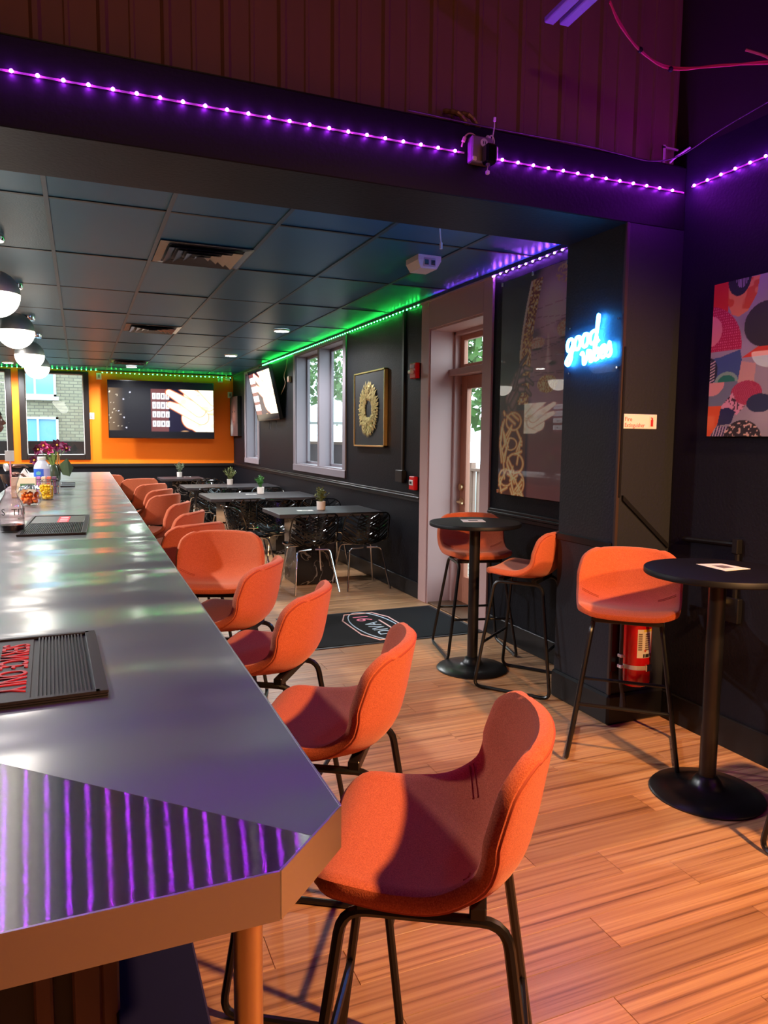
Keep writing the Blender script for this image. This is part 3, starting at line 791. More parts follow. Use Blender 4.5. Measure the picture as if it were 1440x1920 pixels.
spots = [
 (0.605, 1.216, 1.04, 'orange upholstered bar stool nearest the camera, at the chamfered bar corner', SG),
 (0.607, 1.835, 1.018, 'second orange bar stool from the near corner of the bar', SG),
 (0.592, 2.522, 0.992, 'third orange bar stool from the near bar corner, left of the doormat', SG),
 (0.572, 3.125, 1.037, 'fourth orange bar stool from the near corner of the bar', SG),
 (0.655, 3.909, 2.791, 'orange bar stool turned round to face the camera', SG),
 (0.565, 4.666, 0.55, 'sixth orange bar stool, just behind the stool facing the camera', SG),
 (0.573, 5.342, 1.03, 'seventh orange bar stool from the near corner of the bar', SG),
 (0.579, 6.098, 1.141, 'eighth orange bar stool from the near corner of the bar', SG),
 (0.596, 7.026, 0.812, 'ninth orange bar stool from the near corner of the bar', SG),
 (0.609, 7.695, 0.913, 'tenth orange bar stool from the near corner of the bar', SG),
 (0.634, 8.626, 0.673, 'eleventh orange bar stool, second from the far end of the row', SG),
 (0.643, 9.75, 0.25, 'orange bar stool at the far end of the row of backs', SG),
 (0.30, 10.75, 0.1, 'orange stool beyond the far end of the bar, only its edge showing', SG),
 (2.352, 2.664, 2.415, 'orange bar stool by the pillar, in front of the fire extinguisher', 'orange stools at the round tables'),
 (2.461, 3.677, 0.66, 'orange bar stool at the far round table, seen from the side against the wall', 'orange stools at the round tables'),
 (2.51, 4.375, 2.909, 'orange bar stool behind the far round table by the door', 'orange stools at the round tables'),
 (2.485, 1.575, 0.03, 'bar stool cut off by the right edge, only its black frame showing', 'orange stools at the round tables'),
]
for i, (x, y, a, lab, g) in enumerate(spots):
    o = stool0 if i == 0 else copy_tree(stool0)
    o.location = (x, y, 0); o.rotation_euler = (0, 0, a); tag(o, lab, 'bar stool', g)

# ================================================================== ROUND TABLES
def round_table(x, y, label):
    t = empty('round_table', (x, y, 0), 0, label, 'table', 'round bar tables')
    MB().lathe([(0.0, 0.930), (0.286, 0.930), (0.290, 0.934), (0.290, 0.951), (0.287, 0.955), (0.0, 0.955)], n=64).build('table_top', K['black_top'], t, True)
    MB().lathe([(0.034, 0.05), (0.034, 0.915)], n=24).build('pole', K['black_metal'], t, True)
    MB().lathe([(0.0, 0.915), (0.10, 0.918), (0.10, 0.930), (0.0, 0.930)], n=24).build('top_plate', K['black_metal'], t, True)
    MB().lathe([(0.226, 0.0), (0.228, 0.006), (0.222, 0.012), (0.15, 0.024), (0.08, 0.034), (0.062, 0.046), (0.055, 0.062), (0.042, 0.078), (0.034, 0.082)], n=56).build('base', K['black_metal'], t, True)
round_table(2.30, 4.02, 'black round pedestal table beside the glazed door')
round_table(2.395, 2.19, 'black round pedestal table at the right edge near the extinguisher')
def menu_card(name, pts, z, label):
    n = Vector((0, 0, 1)); P = [Vector((a, b, z)) for a, b in pts]
    o = MB().prism(pts, z, z+0.0012).build(name, K['paper']); tag(o, label, 'menu card', 'menu cards on the tables')
    c = sum(P, Vector())/4
    q = [c+(p-c)*0.42 for p in P]
    MB().prism([(p.x, p.y) for p in q], z+0.0012, z+0.0016).build('printed_block', K['ink'], o)
menu_card('menu_card', [(2.392, 2.154), (2.532, 2.155), (2.521, 2.295), (2.407, 2.321)][::1], 0.9552, 'white menu card lying on the round table by the extinguisher')
menu_card('menu_card', [(2.22, 4.03), (2.36, 3.99), (2.41, 4.12), (2.27, 4.16)], 0.9552, 'white menu card lying on the round table beside the door')

# ================================================================== DINING TABLES + CHAIRS
ped_mat = None
def marble():
    m, N, L, B = new_mat('black_veined_marble')
    tc = N.new('ShaderNodeTexCoord'); nz = N.new('ShaderNodeTexNoise'); nz.inputs['Scale'].default_value = 3.5; nz.inputs['Detail'].default_value = 4; nz.inputs['Distortion'].default_value = 1.2
    L.new(tc.outputs['Object'], nz.inputs['Vector'])
    cr = N.new('ShaderNodeValToRGB'); e = cr.color_ramp.elements
    e[0].position = 0.485; e[0].color = rgb(22, 20, 22); e[1].position = 0.515; e[1].color = rgb(22, 20, 22); k = e.new(0.5); k.color = rgb(120, 112, 108)
    L.new(nz.outputs['Fac'], cr.inputs['Fac']); L.new(cr.outputs['Color'], B.inputs['Base Color']); B.inputs['Roughness'].default_value = 0.15
    return m
K['marble'] = marble()
def dining_table(x0, x1, y0, y1, label):
    cx, cy = (x0+x1)/2, (y0+y1)/2; w, d = (x1-x0)/2, (y1-y0)/2
    t = empty('dining_table', (cx, cy, 0), 0, label, 'table', 'dining tables along the window wall')
    MB().box(-w, w, -d, d, 0.695, 0.735, 0.004).build('table_top', K['dark_top'], t)
    b0 = -w+0.20
    MB().box(b0, b0+0.42, -d+0.14, d-0.14, 0.0, 0.695, 0.004).build('pedestal', K['marble'], t)
    if w > 0.6: MB().box(w-0.55, w-0.15, -d+0.14, d-0.14, 0.0, 0.695, 0.004).build('pedestal', K['marble'], t)
dining_table(1.755, 2.835, 6.84, 7.56, 'dark rectangular dining table nearest the camera, under the tall window')
dining_table(1.425, 2.80, 8.82, 9.78, 'second dark dining table from the camera, along the window wall')
dining_table(1.405, 2.80, 10.85, 11.66, 'third dark dining table, below the wall-mounted television')
dining_table(1.29, 2.05, 13.2, 14.0, 'furthest dark dining table, below the large television')

CH = smooth_tab([(0.0, 0.215, 0.435, 0.20, 0.012, 0.0), (0.12, 0.17, 0.448, 0.215, 0.012, 0.0), (0.32, 0.05, 0.440, 0.225, 0.020, 0.0), (0.48, -0.08, 0.432, 0.230, 0.05, 0.01),
                 (0.60, -0.17, 0.462, 0.232, 0.07, 0.045), (0.72, -0.205, 0.545, 0.232, 0.04, 0.075), (0.88, -0.235, 0.670, 0.226, 0.012, 0.07), (1.0, -0.26, 0.765, 0.215, 0.0, 0.06)])
def make_chair():
    t = empty('dining_chair')
    _, seam, pt, Lt = make_shell(CH, 0.012, 0.075, 13, 20)
    mb = MB(); R2 = random.Random(3)
    def ribbon(u0, s0, u1, s1, w=0.0085):
        k = 7; prev = None; ringv = []
        for i in range(k):
            f = i/(k-1); p = pt(u0+(u1-u0)*f, s0+(s1-s0)*f)
            p2 = pt(u0+(u1-u0)*min(1, f+0.02)-(0 if f < 0.98 else (u1-u0)*0.04), s0+(s1-s0)*min(1, f+0.02)-(0 if f < 0.98 else (s1-s0)*0.04))
            tt = (p2-p).normalized()*(1 if f < 0.98 else -1)
            e = 0.01; uu = u0+(u1-u0)*f; sv = min(max(s0+(s1-s0)*f, 0.012), Lt-0.012)
            n = (pt(uu+e, sv)-pt(uu-e, sv)).cross(pt(uu, sv+e)-pt(uu, sv-e)).normalized()
            b = tt.cross(n).normalized(); taper = 0.55+0.45*math.sin(math.pi*(0.12+0.76*f))
            ringv.append([p+b*w*taper+n*0.004, p-b*w*taper+n*0.004, p-b*w*taper-n*0.004, p+b*w*taper-n*0.004])
        vs = [q for r in ringv for q in r]; fs = []
        for i in range(k-1):
            for c in range(4): fs.append((i*4+c, i*4+(c+1) % 4, (i+1)*4+(c+1) % 4, (i+1)*4+c))
        mb.add(vs, fs)
    # branching leaf lattice: three stems and slanted leaf ribs
    for u in (-0.5, 0.0, 0.5):
        ribbon(u*0.9, 0.01, u, Lt*0.5, 0.005); ribbon(u, Lt*0.5, u, Lt-0.01, 0.005)
    ns = 17
    for k in range(ns):
        s = 0.02+(Lt-0.10)*k/(ns-1)
        for (ua, ub) in ((-0.5, -0.97), (-0.5, -0.03), (0.0, -0.47), (0.0, 0.47), (0.5, 0.03), (0.5, 0.97)):
            j = R2.uniform(-0.012, 0.012)
            ribbon(ua, s+j, ub, min(Lt-0.004, s+0.052+j+R2.uniform(-0.012, 0.012)), R2.uniform(0.006, 0.0105))
    mb.build('lattice_shell', K['black_gloss'], t)
    MB().tube(seam, 0.0075, 6, closed=True).build('rim', K['black_gloss'], t, True)
    for sx in (-1, 1):
        MB().tube(rounded([(sx*0.02, 0.13, 0.415), (sx*0.165, 0.15, 0.412), (sx*0.222, 0.235, 0.0)], 0.035, 5), 0.0095, 8).build('leg', K['chrome'], t, True)
        MB().tube(rounded([(sx*0.02, -0.11, 0.408), (sx*0.165, -0.125, 0.402), (sx*0.222, -0.235, 0.0)], 0.035, 5), 0.0095, 8).build('leg', K['chrome'], t, True)
    return t
chair0 = make_chair()
CG = 'black openwork dining chairs'
chairs = [
 (2.03, 6.77, 0.06, 'black openwork chair at the near side of the nearest dining table, left one'),
 (2.565, 6.755, 0.0, 'black openwork chair at the near side of the nearest dining table, beside the wall'),
 (2.05, 7.93, math.pi, 'black openwork chair at the far side of the nearest dining table, left one'),
 (2.575, 7.95, math.pi-0.06, 'black openwork chair at the far side of the nearest dining table, beside the wall'),
 (1.62, 7.62, -1.35, 'black openwork chair at the left end of the nearest dining table, seen side-on'),
 (1.78, 8.62, 0.1, 'black openwork chair at the near side of the second dining table'),
 (1.85, 10.02, math.pi, 'black openwork chair at the far side of the second dining table, left one'),
 (2.45, 10.02, math.pi, 'black openwork chair at the far side of the second dining table, by the wall'),
 (1.72, 10.62, 0.05, 'black openwork chair at the near side of the third dining table'),
 (1.95, 11.92, math.pi, 'black openwork chair at the far side of the third dining table'),
 (1.95, 12.95, 0.1, 'black openwork chair at the near side of the furthest dining table'),
 (1.20, 8.9, -1.5, 'black openwork chair at the left end of the second dining table'),
]
for i, (x, y, a, lab) in enumerate(chairs):
    o = chair0 if i == 0 else copy_tree(chair0)
    o.location = (x, y, 0); o.rotation_euler = (0, 0, a); tag(o, lab, 'chair', CG)

# ---- potted plants on the dining tables
def plant(x, y, z, m, h, r, seed, label, rib=False):
    t = empty('potted_plant', (x, y, z), 0, label, 'potted plant', 'potted plants on the dining tables')
    pot = MB().lathe([(0.040, 0.0), (0.044, 0.004), (0.047, 0.088), (0.044, 0.09), (0.042, 0.078), (0.0, 0.078)], n=24).build('pot', K['pot'], t, True)
    MB().lathe([(0.0, 0.0785), (0.042, 0.0785)], n=16).build('soil', K['soil'], t)
    L = np.random.default_rng(seed); mb = MB(); st = MB()
    for i in range(26):
        a = L.uniform(0, 2*math.pi); lean = L.uniform(0.1, 1.0); tip = Vector((math.cos(a)*r*lean, math.sin(a)*r*lean, 0.085+h*(1-0.45*lean**2)*L.uniform(0.7, 1)))
        b = Vector((math.cos(a)*0.012, math.sin(a)*0.012, 0.078)); mid = (b+tip)/2+Vector((0, 0, 0.02))
        st.tube([b, mid, tip], 0.0016, 4)
        for k in range(9):
            f = 0.35+0.65*k/8; p = b*(1-f)**2+mid*2*f*(1-f)+tip*f*f
            d = Vector(L.normal(size=3)); d.z = abs(d.z)*0.6; d.normalize(); s = L.uniform(0.016, 0.028); w = d.cross(Vector(L.normal(size=3))).normalized()*s*0.32
            mb.add([p, p+d*s*0.5+w, p+d*s, p+d*s*0.5-w], [(0, 1, 2, 3)])
    st.build('stems', m, t); mb.build('foliage', m, t)
plant(2.285, 7.19, 0.735, K['leafA'], 0.15, 0.085, 1, 'olive-leaved plant in a pale pot on the nearest dining table')
plant(2.18, 9.48, 0.735, K['leafB'], 0.17, 0.095, 2, 'bright green plant in a pale pot on the second dining table')
plant(2.14, 11.40, 0.735, K['leafA'], 0.20, 0.12, 3, 'bushy olive plant in a pale pot on the third dining table')
plant(1.675, 13.85, 0.735, K['leafC'], 0.20, 0.11, 4, 'grey-green spiky plant in a white pot on the furthest dining table')
menu_card('menu_card', [(2.02, 7.12), (2.18, 7.10), (2.19, 7.20), (2.03, 7.22)], 0.7352, 'white menu card lying on the nearest dining table')
menu_card('menu_card', [(1.97, 9.40), (2.11, 9.38), (2.12, 9.48), (1.98, 9.5)], 0.7352, 'white menu card lying on the second dining table')
menu_card('menu_card', [(1.75, 13.8), (1.88, 13.8), (1.88, 13.9), (1.75, 13.9)], 0.7352, 'white menu card lying on the furthest dining table')

# ---- door mat
matt = empty('door_mat', (2.13, 5.24, 0.0), 0, 'black door mat with a printed logo in front of the glazed door', 'door mat')
MB().box(-0.67, 0.67, -0.45, 0.45, 0.0, 0.008, 0.003).build('mat_pad', mat('black_mat_pile', rgb(15, 15, 19), 0.9, spec=0.2, bump=(300, 0.3, 0.003)), matt)
MB().box(-0.70, 0.70, -0.48, -0.45, 0.0, 0.005, 0.002).box(-0.70, 0.70, 0.45, 0.48, 0.0, 0.005, 0.002).box(-0.70, -0.67, -0.45, 0.45, 0.0, 0.005, 0.002).box(0.67, 0.70, -0.45, 0.45, 0.0, 0.005, 0.002).build('mat_border', K['rubber'], matt)
logo = mat('pale_pink_print', rgb(226, 186, 184), 0.8); logo2 = mat('pale_blue_print', rgb(176, 200, 222), 0.8); logo3 = mat('pink_print', rgb(232, 130, 160), 0.8)
def outline(pts, w, m, name, z=0.0085):
    MB().tube([(a, b, z) for a, b in pts], w, 4, closed=True).build(name, m, matt)
LC = (-0.02, -0.02)
outline([(LC[0]+0.20*a, LC[1]+0.40*b) for a, b in ((-1, 0.55), (-0.62, 1), (0.62, 1), (1, 0.55), (1, -0.55), (0.62, -1), (-0.62, -1), (-1, -0.55))], 0.006, logo, 'logo_border')
outline([(LC[0]+0.17*math.cos(t)+(0), LC[1]+0.44*math.sin(t)*abs(math.sin(t))**0.0) for t in np.linspace(0, 2*math.pi, 36, endpoint=False)], 0.005, logo2, 'logo_ring')
Mt = frame_mat((LC[0]+0.0, LC[1]-0.08, 0.0085), (0, 1, 0), (-1, 0, 0), (0, 0, 1))
text_mesh('logo_word', 'DIVA', 0.17, logo2, Mt, matt, 0.0004)
text_mesh('logo_number', '91', 0.19, logo3, frame_mat((LC[0]-0.01, LC[1]+0.25, 0.0085), (0, 1, 0), (-1, 0, 0), (0, 0, 1)), matt, 0.0004)
MB().box(LC[0]+0.085, LC[0]+0.10, LC[1]-0.24, LC[1]+0.16, 0.008, 0.0088).build('logo_small_print', logo, matt)
# ================================================================== PENDANTS
PWHITE = mat('glowing_white_globe', rgb(250, 248, 240), 0.3, emit=(1.0, 0.93, 0.82, 1), es=6.0)
PX = -0.455
for k, (y, zc, lab) in enumerate(((3.56, 2.33, 'half-nickel globe pendant nearest the beam, hanging over the bar'), (5.145, 2.335, 'largest half-nickel globe pendant in view, cut by the left edge'), (6.715, 2.315, 'second half-nickel globe pendant from the left edge'),
                                  (8.49, 2.30, 'third half-nickel globe pendant over the bar'), (9.925, 2.30, 'furthest half-nickel globe pendant, lowest in the picture'))):
    t = empty('globe_pendant', (PX, y, ZC), 0, lab, 'pendant lamp', 'globe pendants over the bar')
    dz = zc-ZC; R = 0.143
    MB().lathe([(0.0, -0.05), (0.062, -0.05), (0.066, -0.045), (0.066, 0.0), (0.0, 0.0)], n=28).build('ceiling_cup', K['chrome'], t, True)
    MB().tube([(0, 0, -0.05), (0, 0, dz+R)], 0.005, 6).build('rod', K['chrome'], t)
    prof = [(R*math.cos(a), dz+R*math.sin(a)) for a in np.linspace(0.0, math.pi/2, 14)]
    MB().lathe([(r, z) for r, z in prof], n=36, caps=False).build('nickel_cap', K['nickel'], t, True)
    prof = [(R*0.995*math.cos(a), dz+R*0.995*math.sin(a)) for a in np.linspace(-math.pi/2, -0.02, 14)]
    MB().lathe(prof, n=36, caps=False).build('glass_bowl', PWHITE, t, True)

# ================================================================== DOWNLIGHTS, VENTS, EMERGENCY LIGHT
DL = mat('downlight_diffuser', rgb(250, 248, 244), 0.4, emit=(1.0, 0.95, 0.88, 1), es=25.0)
for (x, y, lab) in ((2.16, 8.28, 'round ceiling downlight nearest the tall side window'), (2.12, 11.1, 'round ceiling downlight near the wall-mounted television'), (0.874, 13.7, 'round ceiling downlight above the large television'), (-1.08, 13.9, 'round ceiling downlight at the far left above the windows'), (-1.6, 4.6, 'added unseen ceiling downlight behind the bar, nearest the beam'), (-1.6, 7.6, 'added unseen ceiling downlight behind the middle of the bar'), (-1.6, 10.6, 'added unseen ceiling downlight behind the far end of the bar')):  # last three are unseen lamps added to brighten the back room
    t = empty('downlight', (x, y, ZC), 0, lab, 'ceiling light', 'round ceiling downlights')
    MB().lathe([(0.092, 0.0), (0.095, -0.004), (0.092, -0.018), (0.080, -0.022)], n=32, caps=False).build('ring', K['white_plastic'], t, True)
    MB().lathe([(0.0, -0.022), (0.080, -0.022)], n=32).build('diffuser', DL, t)
    ld = spot('downlight_lamp', (0, 0, -0.03), (0, 0, -1), 620 if x < -1.3 else (540 if y > 13 else 210), (0.94, 0.97, 1.0), 165, 0.5, 0.07); ld.parent = t
ventm = mat('dark_vent_metal', rgb(66, 70, 80), 0.25, 0.7)
vent0 = empty('ceiling_vent')
def rect_ring(a, b, z0, z1):
    mb = MB()
    for k in range(4):
        c0 = [(-a, -a), (a, -a), (a, a), (-a, a)]; c1 = [(-b, -b), (b, -b), (b, b), (-b, b)]; j = (k+1) % 4
        mb.add([(*c0[k], z0), (*c0[j], z0), (*c1[j], z1), (*c1[k], z1), (*c0[k], z0+0.003), (*c0[j], z0+0.003), (*c1[j], z1+0.003), (*c1[k], z1+0.003)], [(0, 1, 2, 3), (7, 6, 5, 4), (0, 4, 5, 1), (3, 2, 6, 7)])
    return mb
rect_ring(0.295, 0.245, -0.008, -0.012).build('frame', ventm, vent0)
for k in range(4):
    a = 0.235-0.062*k; rect_ring(a, a-0.050, -0.030, -0.010).build('louvre', ventm, vent0)
MB().box(-0.245, 0.245, -0.245, 0.245, -0.006, -0.003).build('back_plate', K['trimblack'], vent0)
for i, (y, lab) in enumerate(((5.165, 'black square louvred ceiling vent nearest the beam'), (8.84, 'middle black square louvred ceiling vent'), (12.9, 'furthest black square louvred ceiling vent above the television'))):
    o = vent0 if i == 0 else copy_tree(vent0)
    o.location = (0.797, y, ZC); tag(o, lab, 'ceiling vent', 'square ceiling vents')
em = empty('emergency_light', (2.20, 4.63, ZC), 0.0, 'white twin-lens emergency light on the dark ceiling', 'emergency light')
MB().prism([(-0.085, -0.10), (0.085, -0.10), (0.085, 0.10), (-0.085, 0.10)], -0.035, 0).add([(-0.085, -0.10, -0.035), (0.085, -0.10, -0.035), (0.085, 0.10, -0.035), (-0.085, 0.10, -0.035), (-0.06, -0.085, -0.085), (0.06, -0.085, -0.085), (0.06, 0.085, -0.085), (-0.06, 0.085, -0.085)], [(0, 1, 5, 4), (1, 2, 6, 5), (2, 3, 7, 6), (3, 0, 4, 7), (4, 5, 6, 7)]).build('housing', K['white_plastic'], em)
MB().box(-0.045, 0.045, -0.104, -0.09, -0.075, -0.018, 0.004).build('lens', mat('grey_lens', rgb(200, 196, 205), 0.15), em)
MB().box(-0.04, -0.008, -0.107, -0.1, -0.065, -0.03, 0.003).build('lamp', K['chrome'], em); MB().box(0.008, 0.04, -0.107, -0.1, -0.065, -0.03, 0.003).build('lamp', K['chrome'], em)
cord = MB().tube([(1.98, 3.95, ZC), (1.985, 3.95, ZC-0.05), (1.99, 3.95, ZC-0.085)], 0.004, 6).tube([(1.99, 3.95, ZC-0.08), (1.99, 3.95, ZC-0.115)], 0.009, 8).build('pull_cord', K['white_plastic'])
tag(cord, 'short white pull cord hanging from the ceiling behind the beam', 'cord')

# ================================================================== LED STRIPS
tape = mat('translucent_led_tape', rgb(200, 150, 175), 0.5)
tape2 = mat('clear_led_tape', rgb(120, 130, 130), 0.5)
LP = emis('purple_led', (0.42, 0.02, 1.0), 430.0)
LV = emis('violet_led', (0.34, 0.08, 1.0), 260.0)
LG = emis('green_led', (0.02, 1.0, 0.10), 120.0)
def led_strip(p0, p1, normal, label, m, pitch=0.0818, tm=tape, size=0.0065, sag=0.0, tr=0.004):
    p0, p1, nrm = Vector(p0), Vector(p1), Vector(normal)
    t = empty('led_strip', p0, 0, label, 'led strip', 'coloured led strips')
    d = p1-p0; n = int(d.length/pitch)
    pp = [d*(i/24)+Vector((0, 0, -sag*math.sin(math.pi*i/24))) for i in range(25)]
    MB().tube(pp, tr, 5).build('tape', tm, t)
    lm = MB().ball((0, 0, 0), size, 8, 6).mesh('led', m)
    for i in range(n+1):
        f = (i+0.25)*pitch/d.length
        if f > 1: break
        inst('led', lm, t, d*f+Vector((0, 0, -sag*math.sin(math.pi*f)))+nrm*0.006)
led_strip((-2.9, BY0-0.006, 2.718), (1.585, BY0-0.006, 2.718), (0, -1, 0), 'purple led strip along the beam, left of the outlet box', LP)
led_strip((1.755, BY0-0.006, 2.716), (2.835, BY0-0.006, 2.716), (0, -1, 0), 'short purple led strip on the beam, right of the outlet box', LP)
led_strip((XR-0.006, 2.90, 2.735), (XR-0.006, -3.4, 2.75), (-1, 0, 0), 'purple led strip on the dark right wall of the front room', LP)
led_strip((XR-0.012, 3.43, 2.668), (XR-0.012, 5.80, 2.668), (-1, 0, -0.3), 'violet led strip above the door and the portrait panel', LV, tm=tape2)
led_strip((XR-0.012, 5.80, 2.668), (XR-0.012, 12.2, 2.668), (-1, 0, -0.3), 'green led strip above the tall side windows', LG, tm=tape2)
led_strip((0.40, YF-0.035, 2.65), (XR-0.05, YF-0.035, 2.645), (0, -1, 0), 'green led strip above the large television', LG, tm=tape2)
led_strip((-2.9, YF-0.045, 2.68), (0.36, YF-0.045, 2.685), (0, -1, 0), 'green led strip above the far windows', LG, tm=tape2)

# ================================================================== NEON SIGN
neon = empty('neon_sign', (2.50, 3.17, 1.98), 0, 'glowing blue-white script neon sign on the pillar reading good vibes', 'neon sign')
NE = emis('blue_neon_tube', (0.03, 0.32, 1.0), 95.0)
def stroke_letters():
    # handwriting strokes in em units (x right, y up)
    S = {
     'g': [[(.55, .55), (.42, .68), (.2, .66), (.08, .42), (.16, .12), (.38, .1), (.54, .35), (.57, .62), (.5, .1), (.42, -.4), (.2, -.62), (.02, -.45), (.25, -.15), (.66, .12)]],
     'o': [[(.5, .62), (.25, .66), (.08, .4), (.15, .1), (.38, .04), (.54, .3), (.48, .6), (.6, .5), (.72, .55)]],
     'd': [[(.55, .55), (.38, .66), (.15, .58), (.06, .3), (.18, .06), (.4, .1), (.54, .36), (.70, 1.22), (.64, 1.28), (.55, .4), (.58, .08), (.75, .12)]],
     'v': [[(.0, .55), (.12, .66), (.2, .5), (.24, .08), (.34, .06), (.52, .4), (.56, .66), (.66, .6)]],
     'i': [[(.02, .45), (.14, .64), (.14, .14), (.24, .04), (.38, .16)], [(.2, .92), (.22, .97)]],
     'b': [[(.0, .3), (.2, .8), (.28, 1.15), (.2, 1.22), (.12, .9), (.1, .2), (.24, .04), (.46, .14), (.5, .48), (.34, .6), (.16, .4), (.55, .5)]],
     'e': [[(.0, .25), (.3, .36), (.44, .52), (.34, .66), (.14, .56), (.08, .24), (.24, .04), (.5, .16)]],
     's': [[(.0, .2), (.24, .6), (.3, .7), (.36, .45), (.42, .2), (.3, .02), (.08, .1)], ],
    }
    return S
S = stroke_letters()
def catmull(pts, k=5):
    P = [np.array(p, float) for p in pts]; P = [2*P[0]-P[1]]+P+[2*P[-1]-P[-2]]; out = []
    for i in range(1, len(P)-2):
        for j in range(k):
            t = j/k; p0, p1, p2, p3 = P[i-1], P[i], P[i+1], P[i+2]
            out.append(0.5*((2*p1)+(-p0+p2)*t+(2*p0-5*p1+4*p2-p3)*t*t+(-p0+3*p1-3*p2+p3)*t**3))
    out.append(P[-2]); return out
def neon_word(word, y_start, z_start, sc, slope):
    x = 0.0
    for ch in word:
        mb = MB()
        for st in S[ch]:
            pts = catmull(st) if len(st) > 2 else [np.array(p) for p in st]
            mb.tube([(-0.022, y_start-(x+p[0])*sc, z_start+(p[1]*sc+slope*(x+p[0])*sc)) for p in pts], 0.0085, 8)
        mb.build('neon_letter', NE, neon, True)
        x += {'i': 0.36, 'd': 0.70, 'b': 0.52, 's': 0.45, 'e': 0.46, 'v': 0.62, 'o': 0.62, 'g': 0.62}[ch]
neon_word('good', 0.205, -0.035, 0.104, 0.12)
neon_word('vibes', 0.075, -0.108, 0.100, 0.12)
MB().box(-0.012, -0.006, -0.235, 0.22, -0.16, 0.12, 0.001).build('acrylic_back', glass_mat('clear_acrylic', (0.98, 0.99, 1, 1), 0.08), neon)
for a, b in ((0.19, 0.10), (-0.2, 0.10), (0.19, -0.14), (-0.2, -0.14)):
    MB().tube([(0.0, a, b), (-0.014, a, b)], 0.006, 8).build('standoff', K['chrome'], neon)
rw = empty('cable_raceway', (2.50, BY0, 1.0), 0, 'black cable raceway running down the pillar and slanting to the corner', 'cable raceway')
MB().box(0.003, 0.016, -0.012, 0.0, 0.19, 0.94, 0.002).build('vertical_run', K['trimblack'], rw)
MB().add([(0.03, 0, 0.20), (0.34, 0, -0.06), (0.34, 0, -0.085), (0.03, 0, 0.175), (0.03, -0.014, 0.20), (0.34, -0.014, -0.06), (0.34, -0.014, -0.085), (0.03, -0.014, 0.175)], [(4, 7, 6, 5), (0, 1, 2, 3), (0, 4, 5, 1), (3, 2, 6, 7), (1, 5, 6, 2), (0, 3, 7, 4)]).build('slanted_run', K['trimblack'], rw)
cd = empty('wall_conduit', (XR, 2.5, 1.0), 0, 'black conduit on the right wall above the round table', 'conduit')
MB().tube([(-0.014, 0.33, -0.02), (-0.014, 0.0, -0.005)], 0.012, 8).build('pipe', K['trimblack'], cd, True)
MB().box(-0.034, 0.0, -0.02, 0.014, -0.05, 0.02, 0.004).build('elbow', K['trimblack'], cd)
MB().tube([(-0.014, -0.004, -0.04), (-0.014, -0.004, -0.26)], 0.012, 8).build('pipe', K['trimblack'], cd, True)
ob = empty('wall_outlet', (XR, 2.50, 0.62), 0, 'black wall outlet with a plugged adapter behind the round table', 'outlet')
MB().box(-0.03, 0.0, -0.04, 0.035, 0.0, 0.12, 0.004).build('outlet_box', K['trimblack'], ob)
MB().box(-0.055, -0.03, 0.03, 0.055, 0.085, 0.105, 0.002).build('plug', mat('cream_plug', rgb(250, 236, 180), 0.4), ob)
MB().tube(catmull([(-0.045, 0.045, 0.11), (-0.05, 0.05, 0.15), (-0.04, 0.02, 0.20), (-0.03, 0.0, 0.24)]), 0.003, 5).build('white_cable', K['white_plastic'], ob)

# ================================================================== SAFETY SIGN + EXTINGUISHER
sg = empty('extinguisher_sign', (2.627, BY0, 1.573), 0, 'white sign reading Fire Extinguisher on the pillar', 'sign')
MB().box(-0.107, 0.107, -0.004, 0.0, -0.037, 0.037, 0.002).build('plate', K['paper'], sg)
redink = mat('red_sign_ink', rgb(190, 40, 40), 0.5)
FM = lambda x, z: frame_mat((x, -0.0045, z), (1, 0, 0), (0, 0, 1), (0, -1, 0))
text_mesh('sign_text', 'Fire', 0.030, redink, FM(-0.100, 0.010), sg, 0.0002, 'LEFT')
text_mesh('sign_text', 'Extinguisher', 0.030, redink, FM(-0.100, -0.020), sg, 0.0002, 'LEFT', 0.86)
MB().box(0.055, 0.095, -0.0048, -0.004, -0.028, 0.028).build('pictogram_panel', mat('pale_panel', rgb(250, 232, 220), 0.5), sg)
MB().box(0.066, 0.082, -0.0056, -0.0048, -0.024, 0.010, 0.0003).box(0.071, 0.079, -0.0056, -0.0048, 0.010, 0.02).box(0.066, 0.074, -0.0056, -0.0048, 0.017, 0.021).build('pictogram', redink, sg)
fe = empty('fire_extinguisher', (2.588, BY0-0.085, 0.235), 0, 'red fire extinguisher strapped to the pillar behind the orange stool', 'fire extinguisher')
MB().lathe([(0.0, 0.0), (0.055, 0.0), (0.070, 0.008), (0.075, 0.02), (0.075, 0.40), (0.068, 0.43), (0.045, 0.452), (0.022, 0.46), (0.022, 0.48), (0.0, 0.48)], n=32).build('cylinder', mat('red_enamel', rgb(205, 16, 20), 0.25, coat=0.3), fe, True)
MB().lathe([(0.077, 0.095), (0.077, 0.117)], n=32, caps=False).build('strap', mat('pale_strap', rgb(208, 190, 170), 0.5), fe)
MB().box(-0.002, 0.036, -0.085, -0.072, 0.088, 0.124, 0.004).build('buckle', K['chrome'], fe)
def label_fn(U, V):
    c = np.ones(U.shape+(3,))*np.array(rgb(240, 230, 205)[:3])
    c[(V > 0.9) & (U > 0.35)] = rgb(235, 205, 60)[:3]
    lines = ((V*26) % 1 < 0.45) & (V > 0.28) & (V < 0.88) & (((U > 0.04) & (U < 0.28)) | ((U > 0.45) & (U < 0.8)))
    c[lines] = rgb(120, 100, 80)[:3]
    c[(V < 0.13) & (V > 0.02) & (U > 0.36) & ((U*6 % 1) < 0.82)] = rgb(40, 36, 32)[:3]
    c[((U-0.48)**2+((V-0.25)*1.6)**2) < 0.006] = rgb(200, 80, 50)[:3]
    return c
